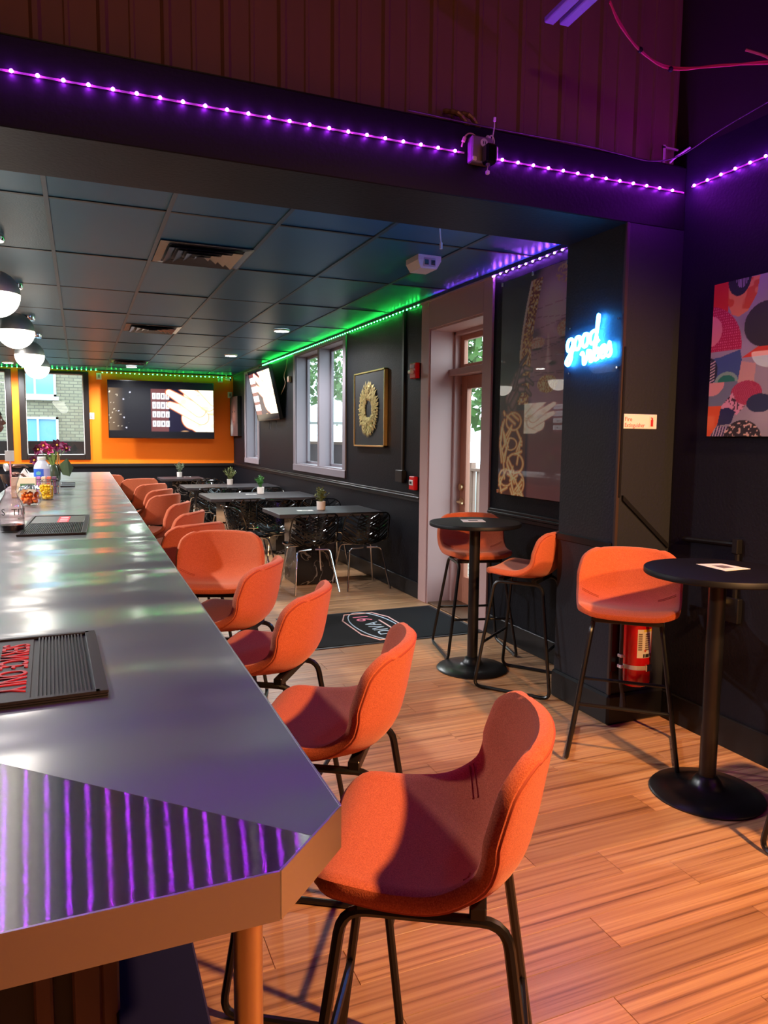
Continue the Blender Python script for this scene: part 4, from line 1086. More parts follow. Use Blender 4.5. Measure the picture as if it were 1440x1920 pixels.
U_, V_ = np.meshgrid(np.linspace(0, 1, 28), np.linspace(0, 1, 40))
ang = -2.20+U_*1.15
P = np.stack([0.0757*np.cos(ang), 0.0757*np.sin(ang), 0.158+V_*0.145], -1)
idx = np.arange(28*40).reshape(40, 28); F = np.stack([idx[:-1, :-1], idx[:-1, 1:], idx[1:, 1:], idx[1:, :-1]], -1).reshape(-1, 4)
me = bpy.data.meshes.new('instruction_label'); me.from_pydata(P.reshape(-1, 3).tolist(), [], F.tolist()); cc = np.ones((40, 28, 4), np.float32); cc[..., :3] = label_fn(U_, V_)
at = me.color_attributes.new('Col', 'FLOAT_COLOR', 'POINT'); at.data.foreach_set('color', cc.reshape(-1)); me.materials.append(print_mat('label_print', 0.5))
lo = bpy.data.objects.new('instruction_label', me); COL.objects.link(lo); lo.parent = fe
MB().box(-0.02, 0.02, -0.02, 0.02, 0.48, 0.50, 0.003).box(-0.012, 0.012, -0.075, 0.03, 0.515, 0.527, 0.003).box(-0.012, 0.012, -0.07, 0.03, 0.498, 0.508, 0.003).build('valve_handle', K['black_metal'], fe)
MB().tube(catmull([(-0.02, 0, 0.49), (-0.06, 0.0, 0.50), (-0.098, -0.01, 0.42), (-0.10, -0.01, 0.2), (-0.095, -0.01, 0.04), (-0.08, -0.01, -0.05)]), 0.010, 8).build('hose', K['rubber'], fe, True)
MB().tube([(-0.08, -0.01, -0.03), (-0.072, -0.01, -0.11)], 0.012, 8, rs=[0.012, 0.019]).build('nozzle', K['rubber'], fe, True)
MB().box(-0.112, -0.09, -0.024, 0.004, 0.10, 0.116, 0.002).box(-0.112, -0.09, -0.024, 0.004, 0.155, 0.17, 0.002).build('hose_clip', K['white_plastic'], fe)
MB().box(-0.09, 0.09, 0.074, 0.085, 0.05, 0.36, 0.002).build('bracket', K['black_metal'], fe)

# fire alarm devices, conduit and junction box on the right wall
st = empty('alarm_strobe', (XR, 6.10, 2.09), 0, 'red fire alarm strobe high beside the door casing', 'fire alarm', 'fire alarm devices')
MB().box(-0.05, 0.0, -0.062, 0.062, -0.07, 0.07, 0.006).build('body', K['red_plastic'], st)
MB().box(-0.085, -0.05, -0.035, 0.035, -0.03, 0.005, 0.008).build('strobe_lens', K['white_plastic'], st)
MB().box(-0.053, -0.05, -0.045, 0.045, 0.02, 0.055).build('speaker_grille', mat('dark_red_grille', rgb(130, 10, 16), 0.5), st)
pl = empty('alarm_pull_station', (XR, 6.105, 1.068), 0, 'red fire alarm pull station low beside the door casing', 'fire alarm', 'fire alarm devices')
MB().box(-0.045, 0.0, -0.055, 0.055, -0.062, 0.062, 0.005).build('body', K['red_plastic'], pl)
MB().box(-0.052, -0.045, -0.04, 0.04, -0.02, 0.03, 0.003).build('pull_handle', K['white_plastic'], pl)
MB().box(-0.056, -0.052, -0.02, 0.02, -0.006, 0.016, 0.001).build('handle_mark', K['trimblack'], pl)
co = empty('surface_conduit', (XR, 6.385, 0), 0, 'black vertical conduit with a junction box right of the gold artwork', 'conduit')
MB().box(-0.02, 0.0, -0.02, 0.02, 1.165, ZC-0.03, 0.002).build('conduit_run', K['trimblack'], co)
MB().box(-0.05, 0.0, -0.07, 0.09, 1.06, 1.175, 0.004).build('junction_box', K['trimblack'], co)

# ================================================================== PRINTED ART HELPERS
def C3(r, g, b): return np.array(rgb(r, g, b)[:3])
def sst(a, b, x):
    t = np.clip((x-a)/(b-a), 0, 1); return t*t*(3-2*t)
def put(c, mask, col): 
    m = np.clip(mask, 0, 1)[..., None]; c[...] = c*(1-m)+np.asarray(col)*m
def capsule(U, V, p, q, r0, r1, asp=1.0):
    ax, ay = p[0]*asp, p[1]; bx, by = q[0]*asp, q[1]; X = U*asp
    dx, dy = bx-ax, by-ay; t = np.clip(((X-ax)*dx+(V-ay)*dy)/(dx*dx+dy*dy+1e-9), 0, 1)
    d = np.hypot(X-ax-t*dx, V-ay-t*dy); return d-(r0+(r1-r0)*t)
def inpoly(U, V, poly):
    m = np.zeros(U.shape, bool); n = len(poly)
    for i in range(n):
        x1, y1 = poly[i]; x2, y2 = poly[(i+1) % n]
        if y1 == y2: continue
        c = ((y1 > V) != (y2 > V)) & (U < (x2-x1)*(V-y1)/(y2-y1)+x1); m ^= c
    return m
def vnoise(U, V, fx, fy, seed=0):
    r = np.random.default_rng(seed); G = r.random((64, 64)); x = U*fx; y = V*fy
    xi = np.floor(x).astype(int); yi = np.floor(y).astype(int); xf = x-xi; yf = y-yi; xf = xf*xf*(3-2*xf); yf = yf*yf*(3-2*yf)
    g = lambda a, b: G[a % 64, b % 64]
    return (g(xi, yi)*(1-xf)+g(xi+1, yi)*xf)*(1-yf)+(g(xi, yi+1)*(1-xf)+g(xi+1, yi+1)*xf)*yf

def hand_ad(U, V, wide=True):
    """jewellery advert: bright hand over trays on dark ground; letterboxed"""
    c = np.ones(U.shape+(3,))*C3(4, 4, 20)
    a = 1.78
    put(c, sst(0.16, 0.0, U)*(V > 0.13)*(V < 0.87)*0.8, C3(120, 96, 70))
    sp = vnoise(U, V, 60, 34, 5); put(c, ((sp > 0.90) & (U < 0.2) & (V > 0.15) & (V < 0.86))*sst(0.22, 0.0, U), C3(230, 215, 190))
    for px, py in ((0.20, 0.80), (0.135, 0.68), (0.14, 0.36), (0.16, 0.18), (0.09, 0.47)):
        put(c, (np.hypot((U-px)*a, V-py) < 0.012)*1.0, C3(230, 230, 250))
    right = (U > 0.395) & (V > 0.12) & (V < 0.87)
    put(c, right*1.0, C3(14, 8, 40))
    put(c, (right & (U < 0.56))*0.9, C3(110, 60, 60))
    for k in range(4):
        z0 = 0.20+0.165*k
        for j in range(4):
            x0 = 0.405+0.042*j
            put(c, ((U > x0) & (U < x0+0.036) & (V > z0) & (V < z0+0.11))*1.0, C3(238, 240, 245))
            put(c, ((np.abs(U-x0-0.018) < 0.004) & (V > z0+0.02) & (V < z0+0.08))*1.0, C3(90, 80, 90))
    skin = C3(255, 236, 205)*1.3; line = C3(240, 120, 70)
    def finger(p, q, r0, r1, edge=True):
        d = capsule(U, V, p, q, r0, r1, a)
        put(c, sst(0.02, 0.0, d)*right, line); put(c, sst(0.004, -0.012, d)*right, skin)
    # palm and fingers (pointing up-left)
    finger((1.05, 0.30), (0.80, 0.36), 0.42, 0.20)
    finger((0.98, 0.70), (0.80, 0.80), 0.26, 0.16)
    finger((0.88, 0.38), (0.575, 0.60), 0.13, 0.052)
    finger((0.86, 0.50), (0.565, 0.82), 0.11, 0.050)
    finger((0.95, 0.62), (0.68, 0.93), 0.12, 0.060)
    finger((1.02, 0.72), (0.84, 0.98), 0.13, 0.065)
    t = vnoise(U, V, 14, 9, 3); put(c, (right & (U > 0.66))*sst(0.72, 0.86, t)*0.5, C3(244, 190, 130))
    put(c, (capsule(U, V, (0.74, 0.55), (0.78, 0.52), 0.035, 0.035, a) < 0)*0.6*right, C3(225, 215, 200))
    put(c, ((V < 0.12) | (V > 0.88))*1.0, C3(3, 3, 12))
    return c

def television(name, label, o, ux, uy, depth, fn, strength, nx=150, ny=84):
    """o = bottom-left front corner of the screen seen by viewer; ux, uy full edge vectors"""
    ux, uy = Vector(ux), Vector(uy); n = ux.cross(uy).normalized(); o = Vector(o)
    cen = o+ux/2+uy/2
    t = empty(name, cen, 0, label, 'television', 'televisions')
    w, h = ux.length, uy.length; b = 0.012
    Mx = frame_mat((0, 0, 0), ux.normalized(), uy.normalized(), n)
    MB().box(-w/2, w/2, -h/2, h/2, -depth, -0.002, 0.004).xf(Mx).build('cabinet', K['screen_bezel'], t)
    MB().box(-w/2, w/2, h/2-b, h/2, -0.002, 0.004).box(-w/2, w/2, -h/2, -h/2+b*1.6, -0.002, 0.004).box(-w/2, -w/2+b, -h/2, h/2, -0.002, 0.004).box(w/2-b, w/2, -h/2, h/2, -0.002, 0.004).xf(Mx).build('bezel', K['screen_bezel'], t)
    a = ux.normalized(); bb = uy.normalized()
    print_sheet('screen', tuple(-a*(w/2-b)-bb*(h/2-b)), tuple(a*(w-2*b)), tuple(bb*(h-2*b)), nx, ny, fn, print_mat(name+'_picture', 0.15, strength), t)
    return t, Mx
tv1, Mx = television('wall_television', 'large wide television on the orange far wall', (0.495, 14.50, 1.437), (1.93, -0.02, -0.0), (0, 0.01, 1.072), 0.06, hand_ad, 1.7)
MB().box(-0.25, 0.25, -0.18, 0.18, -0.26, -0.06, 0.004).xf(Mx).build('wall_mount', K['black_metal'], tv1)
tv2, Mx = television('tilted_television', 'tilted television bracketed to the window wall', (2.78, 12.22, 1.745), (0, -1.45, 0), (-0.175, 0, 0.805), 0.055, lambda U, V: hand_ad(0.40+U*0.62, V*0.9+0.02), 2.4)
mm = MB().box(-0.22, 0.22, -0.2, 0.2, -0.085, -0.055, 0.004).xf(Mx); mm.build('mount_plate', K['black_metal'], tv2)
MB().tube([(0.10, 0, 0.05), (0.19, 0, 0.10)], 0.02, 8).tube([(0.06, 0, -0.12), (0.165, 0, -0.16)], 0.02, 8).build('mount_arm', K['black_metal'], tv2)
for yy in (-0.35, 0.0, 0.1):
    MB().tube(catmull([(0.12, yy, -0.35), (0.13, yy+0.01, -0.45), (0.12, yy, -0.54)]), 0.004, 4).build('hanging_cable', K['rubber'], tv2)
tv3, Mx = television('bar_television', 'television on the back bar wall, seen mirrored in the glossy portrait', (-2.98, 10.75, 1.50), (0, 2.42, 0), (0, 0, 0.85), 0.05, lambda U, V: hand_ad(U, V), 2.6)
# dangling wire beside the tilted television
wi = MB().tube(catmull([(XR-0.03, 10.52, 2.62), (XR-0.05, 10.50, 2.5), (XR-0.05, 10.62, 2.38), (XR-0.04, 10.60, 2.26), (XR-0.05, 10.8, 2.12)]), 0.006, 5).build('loose_wire', mat('tan_wire', rgb(190, 150, 125), 0.6))
tag(wi, 'tan loose wire dangling beside the tilted television', 'wire')
wb = MB().box(XR-0.045, XR, 10.38, 10.48, 2.28, 2.36, 0.006).build('wall_plug', mat('pink_beige_plug', rgb(205, 160, 145), 0.5)); tag(wb, 'beige plug on the wall beside the dangling wire', 'plug')

# ---- gold sunburst artwork
ga = empty('framed_artwork', (XR, 7.23, 1.783), 0, 'black framed artwork with a gold sunburst ring', 'picture')
MB().box(-0.03, -0.004, -0.425, 0.425, -0.385, 0.385).build('black_panel', mat('black_art_panel', rgb(18, 18, 22), 0.6), ga)
fr = MB(); t_ = 0.016
for q in ((-0.44, -0.44+t_, -0.395, 0.395), (0.44-t_, 0.44, -0.395, 0.395), (-0.44, 0.44, -0.395, -0.395+t_), (-0.44, 0.44, 0.395-t_, 0.395)):
    fr.box(-0.04, 0.0, q[0], q[1], q[2], q[3], 0.002)
fr.build('gold_frame', mat('gold_frame', (0.72, 0.50, 0.20, 1), 0.3, 0.9), ga)
goldm = mat('gold_leaf', (0.92, 0.72, 0.30, 1), 0.38, 0.6, vary=(60, 0.7))
gb = MB(); L_ = np.random.default_rng(4)
for i in range(900):
    a = L_.uniform(0, 2*math.pi); r0 = L_.uniform(0.085, 0.24); r1 = r0+L_.uniform(0.04, 0.08)
    r1 = min(r1, 0.30+L_.uniform(-0.01, 0.012)); w = L_.uniform(0.005, 0.011); x = -0.032-L_.uniform(0, 0.012)
    ca, sa = math.cos(a), math.sin(a); e = (-sa*w, ca*w)
    P_ = [(x, ca*r0+e[0], sa*r0+e[1]), (x-0.006, ca*(r0+r1)/2+e[0], sa*(r0+r1)/2+e[1]), (x, ca*r1, sa*r1), (x-0.006, ca*(r0+r1)/2-e[0], sa*(r0+r1)/2-e[1]), (x, ca*r0-e[0], sa*r0-e[1])]
    gb.add(P_, [(0, 1, 2, 3, 4)])
go = gb.build('gold_petal_ring', goldm, ga); go['kind'] = 'stuff'

# ---- portrait panel (glossy)
def portrait_fn(U, V):
    a = 0.51
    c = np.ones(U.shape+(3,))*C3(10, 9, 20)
    X = U
    # face
    fd = np.hypot((X-0.86)/0.50, (V-0.66)/0.42)
    put(c, sst(1.0, 0.82, fd)*(X > 0.44-0.05*(V-0.4))*1.0, C3(96, 68, 84))
    put(c, sst(1.0, 0.0, np.hypot((X-0.82)/0.30, (V-0.82)/0.17))*0.95, C3(226, 158, 208))  # violet LED light put into the printed forehead colour
    put(c, sst(0.5, 0.0, np.hypot((X-0.74)/0.10, (V-0.60)/0.13))*0.75, C3(186, 132, 154))
    put(c, sst(0.7, 0.1, np.hypot((X-0.80)/0.30, (V-0.45)/0.05))*0.25, C3(130, 92, 104))
    # brow shade
    put(c, sst(1, 0.3, np.hypot((X-0.52)/0.16, (V-0.725)/0.035))*0.8, C3(26, 18, 28)); put(c, sst(1, 0.3, np.hypot((X-0.93)/0.16, (V-0.745)/0.035))*0.8, C3(26, 18, 28))
    # eyelids with gold
    gl = vnoise(U, V, 120, 240, 9)
    for (ex, ey, rx, ry) in ((0.575, 0.685, 0.12, 0.028), (0.97, 0.725, 0.13, 0.040)):
        m = sst(1.0, 0.75, np.hypot((X-ex)/rx, (V-ey)/ry)); put(c, m, C3(150, 92, 70)); put(c, m*(gl > 0.55), C3(232, 178, 130))
        put(c, sst(1, 0.4, np.hypot((X-ex)/(rx*1.05), (V-ey+ry*0.95)/0.008)), C3(16, 10, 16))
    # nose bridge highlight and tip
    put(c, sst(0.022, 0.004, np.abs(X-0.735))*sst(0.58, 0.60, V)*sst(0.73, 0.70, V)*0.8, C3(190, 142, 156))
    put(c, sst(1, 0.3, np.hypot((X-0.80)/0.10, (V-0.588)/0.015)), C3(26, 18, 26)); put(c, sst(1, 0.4, np.hypot((X-0.74)/0.06, (V-0.598)/0.006)), C3(210, 170, 175))
    # lips
    m = sst(1.0, 0.9, np.hypot((X-0.735)/0.145, (V-0.503)/0.040)); put(c, m, C3(120, 76, 40)); put(c, m*(gl > 0.5), C3(232, 180, 96))
    # veil lines
    for k, (v0, sl) in enumerate(((0.83, .03), (0.80, -.05), (0.74, .06), (0.70, -0.02), (0.655, .05), (0.635, .09), (0.615, .02), (0.56, -.04), (0.54, .03), (0.52, -.02))):
        put(c, (np.abs(V-v0-sl*(X-0.5)) < 0.0016)*(X > 0.42)*0.7, C3(34, 24, 34))
    # beaded gold scarf down the left of the face
    cx = 0.40+0.16*np.clip((V-0.62)/0.35, 0, 1)**1.6-0.02*np.clip((0.62-V)/0.2, 0, 1)
    sc = (np.abs(X-cx) < 0.085)*(V > 0.42)*(V < 0.965)
    bead = vnoise(U, V, 60, 150, 2)
    put(c, sc*1.0, C3(70, 30, 22)); put(c, sc*sst(0.42, 0.62, bead), C3(204, 128, 62)); put(c, sc*sst(0.74, 0.86, bead), C3(255, 214, 150))
    put(c, (np.abs(X-cx+0.075) < 0.016)*(V > 0.62)*(V < 0.96)*1.0, C3(226, 156, 110))
    put(c, sst(1, 0.9, np.hypot((X-0.97)/0.16, (V-0.955)/0.045))*sst(0.4, 0.6, bead), C3(196, 130, 80))
    # hand with three bent fingers
    def f(p, q, r0, r1, col=C3(84, 62, 70)):
        d = capsule(U, V, p, q, r0, r1, a); put(c, sst(0.006, 0.0, d), C3(24, 16, 22)); put(c, sst(0.0, -0.022, d), col)
    f((0.20, 0.455), (0.21, 0.34), 0.040, 0.046, C3(64, 44, 46))
    f((0.14, 0.45), (0.27, 0.555), 0.026, 0.019, C3(84, 60, 68)); f((0.27, 0.555), (0.40, 0.585), 0.018, 0.015, C3(132, 100, 106)); f((0.40, 0.585), (0.51, 0.572), 0.013, 0.007, C3(140, 108, 112))
    f((0.18, 0.44), (0.31, 0.528), 0.024, 0.019, C3(78, 56, 62)); f((0.31, 0.528), (0.43, 0.535), 0.018, 0.014, C3(126, 94, 100)); f((0.43, 0.535), (0.53, 0.508), 0.012, 0.007, C3(136, 104, 108))
    f((0.21, 0.42), (0.33, 0.492), 0.023, 0.018, C3(72, 52, 58)); f((0.33, 0.492), (0.43, 0.488), 0.017, 0.013, C3(118, 88, 94)); f((0.43, 0.488), (0.50, 0.462), 0.012, 0.007, C3(128, 96, 100))
    f((0.24, 0.50), (0.33, 0.60), 0.014, 0.010, C3(84, 62, 68)); f((0.33, 0.60), (0.42, 0.635), 0.010, 0.006, C3(110, 82, 88))
    # gold wire cuff on the forearm
    cuffreg = (X < 0.44)*(V < 0.395)
    put(c, cuffreg*(X > 0.03)*0.7, C3(44, 24, 18))
    R_ = np.random.default_rng(11); g = np.full(U.shape, 9.0)
    for k in range(40):
        p = [R_.uniform(0.03, 0.40), R_.uniform(0.0, 0.38)]; q = [np.clip(p[0]+R_.uniform(-.16, .16), 0.02, 0.42), np.clip(p[1]+R_.uniform(-0.12, 0.12), 0.0, 0.39)]
        g = np.minimum(g, capsule(U, V, p, q, 0.0055, 0.0055, a))
    for (ex, ey, rx, ry) in ((0.24, 0.345, 0.12, 0.040), (0.20, 0.24, 0.10, 0.028), (0.28, 0.15, 0.13, 0.045), (0.13, 0.08, 0.11, 0.04), (0.33, 0.06, 0.10, 0.05)):
        g = np.minimum(g, np.abs(np.hypot((X-ex)/rx, (V-ey)/ry)-1)*0.06-0.005)
    put(c, sst(0.006, 0.0, g)*(V < 0.40), C3(150, 76, 34)); put(c, sst(-0.001, -0.0045, g)*(V < 0.40), C3(240, 164, 92))
    # dark robe at lower right
    put(c, sst(0.45, 0.50, X)*sst(0.40, 0.33, V), C3(54, 34, 36))
    return 0.95*(1-np.exp(-c*6.5))  # print brightened to imitate light falling on the panel
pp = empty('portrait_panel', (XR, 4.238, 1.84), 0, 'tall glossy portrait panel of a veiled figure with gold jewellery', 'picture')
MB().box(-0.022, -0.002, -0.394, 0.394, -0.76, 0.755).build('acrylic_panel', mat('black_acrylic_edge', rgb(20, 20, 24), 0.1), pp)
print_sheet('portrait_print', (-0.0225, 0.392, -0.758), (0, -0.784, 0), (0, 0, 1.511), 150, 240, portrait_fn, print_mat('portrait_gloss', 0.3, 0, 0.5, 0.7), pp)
for a, b in ((0.38, -0.74), (0.38, 0.735), (0.0, 0.74), (-0.38, 0.735)):
    MB().box(-0.034, 0.0, a-0.012, a+0.012, b-0.014, b+0.014, 0.002).build('clip', K['chrome'], pp)

# ---- small portrait on the far part of the right wall
def small_face(U, V):
    c = np.ones(U.shape+(3,))*C3(86, 58, 56)
    put(c, sst(0.9, 0.2, np.hypot((U-0.5)/0.42, (V-0.52)/0.40)), C3(150, 100, 88)); put(c, sst(1, 0.2, np.hypot((U-0.2)/0.3, (V-0.2)/0.3))*0.6, C3(190, 190, 190))
    for ex in (0.36, 0.62): put(c, sst(1, 0.4, np.hypot((U-ex)/0.10, (V-0.62)/0.025)), C3(36, 22, 24))
    put(c, sst(1, 0.3, np.hypot((U-0.49)/0.04, (V-0.52)/0.10))*0.5, C3(200, 150, 130)); put(c, sst(1, 0.4, np.hypot((U-0.49)/0.12, (V-0.36)/0.03)), C3(120, 40, 44))
    put(c, sst(0.9, 1.1, np.hypot((U-0.5)/0.42, (V-0.55)/0.45))*(V > 0.3)*0.8, C3(50, 32, 34))
    return c
sp = empty('canvas_portrait', (XR, 14.34, 1.875), 0, 'small canvas portrait in the far corner beside the orange wall', 'picture')
MB().box(-0.075, 0.0, -0.37, 0.37, -0.38, 0.38).build('canvas_edge', K['trimblack'], sp)
print_sheet('canvas_print', (-0.0765, 0.369, -0.379), (0, -0.738, 0), (0, 0, 0.758), 50, 60, small_face, print_mat('canvas_face', 0.6), sp)

# ---- abstract canvas in the front room
def abstract_fn(U, V):
    X = U*0.90; Y = V*0.72   # metres
    c = np.ones(U.shape+(3,))*C3(168, 170, 186)
    wob = vnoise(U, V, 9, 7, 21)
    c = c*(0.75+0.4*wob[..., None])
    E = lambda x, y, rx, ry: np.hypot((X-x)/rx, (Y-y)/ry)
    dots = lambda s, r: np.hypot((X/s) % 1-0.5+0.2*((np.floor(Y/s) % 2)), (Y/s) % 1-0.5) < r
    put(c, (X < 0.09)*(Y > 0.50)*1.0, C3(226, 52, 44))
    put(c, inpoly(X, Y, [(0.085, 0.72), (0.085, 0.62), (0.11, 0.565), (0.15, 0.55), (0.20, 0.57), (0.245, 0.64), (0.255, 0.72)])*1.0, C3(244, 160, 104))
    sp_ = vnoise(U, V, 26, 22, 8); put(c, inpoly(X, Y, [(0.085, 0.72), (0.085, 0.62), (0.11, 0.565), (0.15, 0.55), (0.20, 0.57), (0.245, 0.64), (0.255, 0.72)])*sst(0.55, 0.65, sp_), C3(226, 100, 48))
    put(c, (E(0.145, 0.73, 0.065, 0.085) < 1)*1.0, C3(36, 34, 50)); put(c, (E(0.16, 0.73, 0.035, 0.05) < 1)*((X*110) % 1 < 0.45), C3(190, 176, 210))
    put(c, (E(0.30, 0.50, 0.115, 0.10) < 1)*1.0, C3(60, 60, 62))
    put(c, (X > 0.18)*(Y > 0.36)*(Y < 0.45)*(E(0.30, 0.50, 0.115, 0.10) > 1)*(Y < 0.36+0.5*(X-0.18)), C3(232, 78, 56))
    put(c, (E(-0.04, 0.42, 0.215, 0.20) < 1)*(Y > 0.40)*1.0, C3(196, 28, 84)); put(c, (E(-0.04, 0.42, 0.215, 0.20) < 1)*(Y > 0.40)*dots(0.0125, 0.22), C3(240, 130, 160))
    put(c, (E(-0.01, 0.50, 0.07, 0.072) < 1)*1.0, C3(240, 150, 160))
    put(c, inpoly(X, Y, [(0.0, 0.37), (0.0, 0.26), (0.10, 0.255), (0.165, 0.25), (0.185, 0.34), (0.17, 0.40), (0.06, 0.375)])*1.0, C3(72, 104, 160))
    put(c, (E(-0.005, 0.31, 0.05, 0.065) < 1)*1.0, C3(40, 46, 66)); put(c, (X < 0.028)*(Y > 0.25)*(Y < 0.36)*(((Y-X*0.4)*70) % 1 < 0.42), C3(222, 206, 210))
    put(c, (E(0.10, 0.255, 0.068, 0.048) < 1)*(Y > 0.255), C3(140, 190, 170)); put(c, (E(0.10, 0.255, 0.050, 0.033) < 1)*(Y > 0.255), C3(44, 140, 116))
    put(c, (Y < 0.255)*(E(0.04, 0.255, 0.125, 0.115) < 1), C3(120, 140, 160)); put(c, (Y < 0.255)*(E(0.015, 0.255, 0.075, 0.062) < 1), C3(236, 176, 168))
    put(c, inpoly(X, Y, [(0.165, 0.25), (0.255, 0.25), (0.26, 0.33), (0.18, 0.345)])*1.0, C3(216, 180, 170))
    put(c, (E(0.215, 0.20, 0.085, 0.055) < 1)*1.0, C3(176, 50, 92)); put(c, (E(0.215, 0.20, 0.085, 0.055) < 1)*((E(0.26, 0.20, 0.02, 0.015)*2) % 1 < 0.3), C3(200, 90, 120))
    put(c, (E(0.29, 0.15, 0.07, 0.042) < 1)*1.0, C3(44, 54, 90))
    put(c, inpoly(X, Y, [(0.075, 0.14), (0.14, 0.205), (0.165, 0.16), (0.215, 0.14), (0.17, 0.10), (0.10, 0.115)])*1.0, C3(232, 168, 196)); put(c, inpoly(X, Y, [(0.075, 0.14), (0.14, 0.205), (0.165, 0.16), (0.215, 0.14), (0.17, 0.10), (0.10, 0.115)])*(vnoise(U, V, 110, 90, 31) > 0.66), C3(70, 40, 60))
    put(c, inpoly(X, Y, [(0.0, 0.0), (0.0, 0.145), (0.08, 0.145), (0.07, 0.07), (0.02, 0.0)])*1.0, C3(238, 96, 44))
    put(c, inpoly(X, Y, [(0.075, 0.13), (0.12, 0.135), (0.16, 0.115), (0.14, 0.06), (0.06, 0.05)])*1.0, C3(34, 36, 90))
    put(c, inpoly(X, Y, [(0.02, 0.0), (0.06, 0.05), (0.14, 0.045), (0.13, 0.0)])*1.0, C3(60, 56, 100)); put(c, inpoly(X, Y, [(0.02, 0.0), (0.06, 0.05), (0.14, 0.045), (0.13, 0.0)])*(((X-Y*0.3)*62) % 1 < 0.45), C3(206, 190, 214))
    put(c, (E(0.205, -0.01, 0.105, 0.085) < 1)*1.0, C3(44, 34, 38)); put(c, (E(0.205, -0.01, 0.105, 0.085) < 1)*(vnoise(U, V, 100, 84, 17) > 0.70), C3(226, 196, 180))
    for k, (x, y, rx, ry, col) in enumerate(((0.50, 0.55, 0.12, 0.16, (214, 70, 60)), (0.62, 0.22, 0.16, 0.14, (64, 96, 150)), (0.80, 0.52, 0.13, 0.2, (240, 160, 110)), (0.46, 0.12, 0.12, 0.1, (190, 40, 90)), (0.80, 0.10, 0.14, 0.12, (40, 40, 60)))):
        put(c, (E(x, y, rx, ry) < 1)*1.0, C3(*col))
    return c
ac = empty('abstract_canvas', (XR, 2.25, 1.86), 0, 'colourful abstract canvas of rounded shapes, cut by the right edge', 'picture')
MB().box(-0.03, 0.0, -0.45, 0.45, -0.36, 0.36, 0.002).build('canvas_edge', K['trimblack'], ac)
print_sheet('canvas_print', (-0.0312, 0.4495, -0.3595), (0, -0.899, 0), (0, 0, 0.719), 260, 208, abstract_fn, print_mat('abstract_paint', 0.45, 0, 0.5, 0.6), ac)
# ================================================================== BEAM ITEMS
ox = empty('outlet_box', (1.655, BY0, 2.73), 0, 'grey metal outlet box with adapter on the beam between the led strips', 'outlet')
steelbox = mat('galvanised_box', rgb(150, 135, 140), 0.4, 0.5)
MB().box(-0.052, 0.052, -0.045, 0.0, -0.055, 0.055, 0.005).build('metal_box', steelbox, ox)
MB().lathe([(0.0, 0), (0.018, 0), (0.018, 0.003), (0.0, 0.003)], n=20).xf(frame_mat((0.006, -0.045, 0.028), (1, 0, 0), (0, 0, 1), (0, -1, 0))).build('receptacle', K['white_plastic'], ox)
MB().box(0.0, 0.003, -0.049, -0.047, 0.022, 0.034).box(0.010, 0.013, -0.049, -0.047, 0.022, 0.034).build('receptacle_slot', K['trimblack'], ox)
MB().box(-0.006, 0.046, -0.095, -0.045, -0.068, 0.014, 0.008).build('adapter', K['black_gloss'], ox)
MB().box(-0.05, -0.03, -0.05, -0.045, -0.052, -0.034, 0.003).build('screw_plate', K['white_plastic'], ox)
MB().box(0.054, 0.088, -0.03, 0.0, -0.03, 0.032, 0.004).build('led_controller', K['white_plastic'], ox)
MB().tube(catmull([(0.063, -0.015, 0.03), (0.066, -0.015, 0.07), (0.075, -0.012, 0.11), (0.076, -0.012, 0.145)]), 0.0028, 5).tube([(0.076, -0.012, 0.14), (0.076, -0.012, 0.158)], 0.006, 6).build('antenna_wire', K['white_plastic'], ox)
MB().tube(catmull([(0.072, -0.015, 0.03), (0.074, -0.015, 0.06), (0.06, -0.015, 0.078), (0.045, -0.015, 0.06), (0.04, -0.01, 0.045)]), 0.003, 5).tube([(0.045, -0.015, 0.068), (0.034, -0.02, 0.045)], 0.012, 8).build('looped_lead', K['white_plastic'], ox)
MB().tube(catmull([(-0.005, -0.01, 0.055), (-0.03, -0.012, 0.07), (-0.055, -0.012, 0.068), (-0.075, -0.012, 0.045), (-0.085, -0.012, 0.01)]), 0.0035, 5).tube([(-0.072, -0.014, 0.05), (-0.08, -0.014, 0.03)], 0.008, 6).build('beige_lead', mat('beige_lead', rgb(220, 190, 160), 0.5), ox)
MB().box(0.032, 0.048, -0.03, -0.015, -0.092, -0.075, 0.003).tube([(0.04, -0.02, -0.075), (0.044, -0.02, -0.03)], 0.002, 5).build('hanging_plug', K['white_plastic'], ox)
fx = empty('flexible_conduit', (1.60, BY0+0.03, 2.84), 0, 'pair of armoured flexible conduits arching above the outlet box', 'conduit')
for k, dx in enumerate((0.0, 0.055)):
    pts = catmull([(dx+0.02, -0.02, -0.06), (dx+0.01, -0.01, 0.01), (dx-0.03, 0.0, 0.055), (dx-0.075, 0.05, 0.075)])
    MB().tube(pts, 0.010, 8, rs=[0.0095 if i % 2 else 0.0125 for i in range(len(pts))]).build('armoured_tube', mat('armoured_tube_%d' % k, rgb(150, 120, 90), 0.45, 0.5), fx, False)
bw = MB().tube(catmull([(1.32, BY0+0.0, 2.853), (1.75, BY0-0.004, 2.846), (2.2, BY0, 2.852), (2.45, BY0-0.006, 2.84), (2.62, BY0-0.012, 2.835), (2.78, BY0-0.03, 2.88), (2.83, 2.7, 2.94), (2.835, 2.3, 2.975)]), 0.0032, 5).build('slack_cable', mat('grey_cable', rgb(64, 54, 58), 0.5)); tag(bw, 'grey slack cable along the top of the beam to the corner', 'cable')
cb = empty('corner_bracket', (2.72, BY0+0.02, 2.852), 0, 'pale loose bracket standing on the beam in the corner', 'bracket')
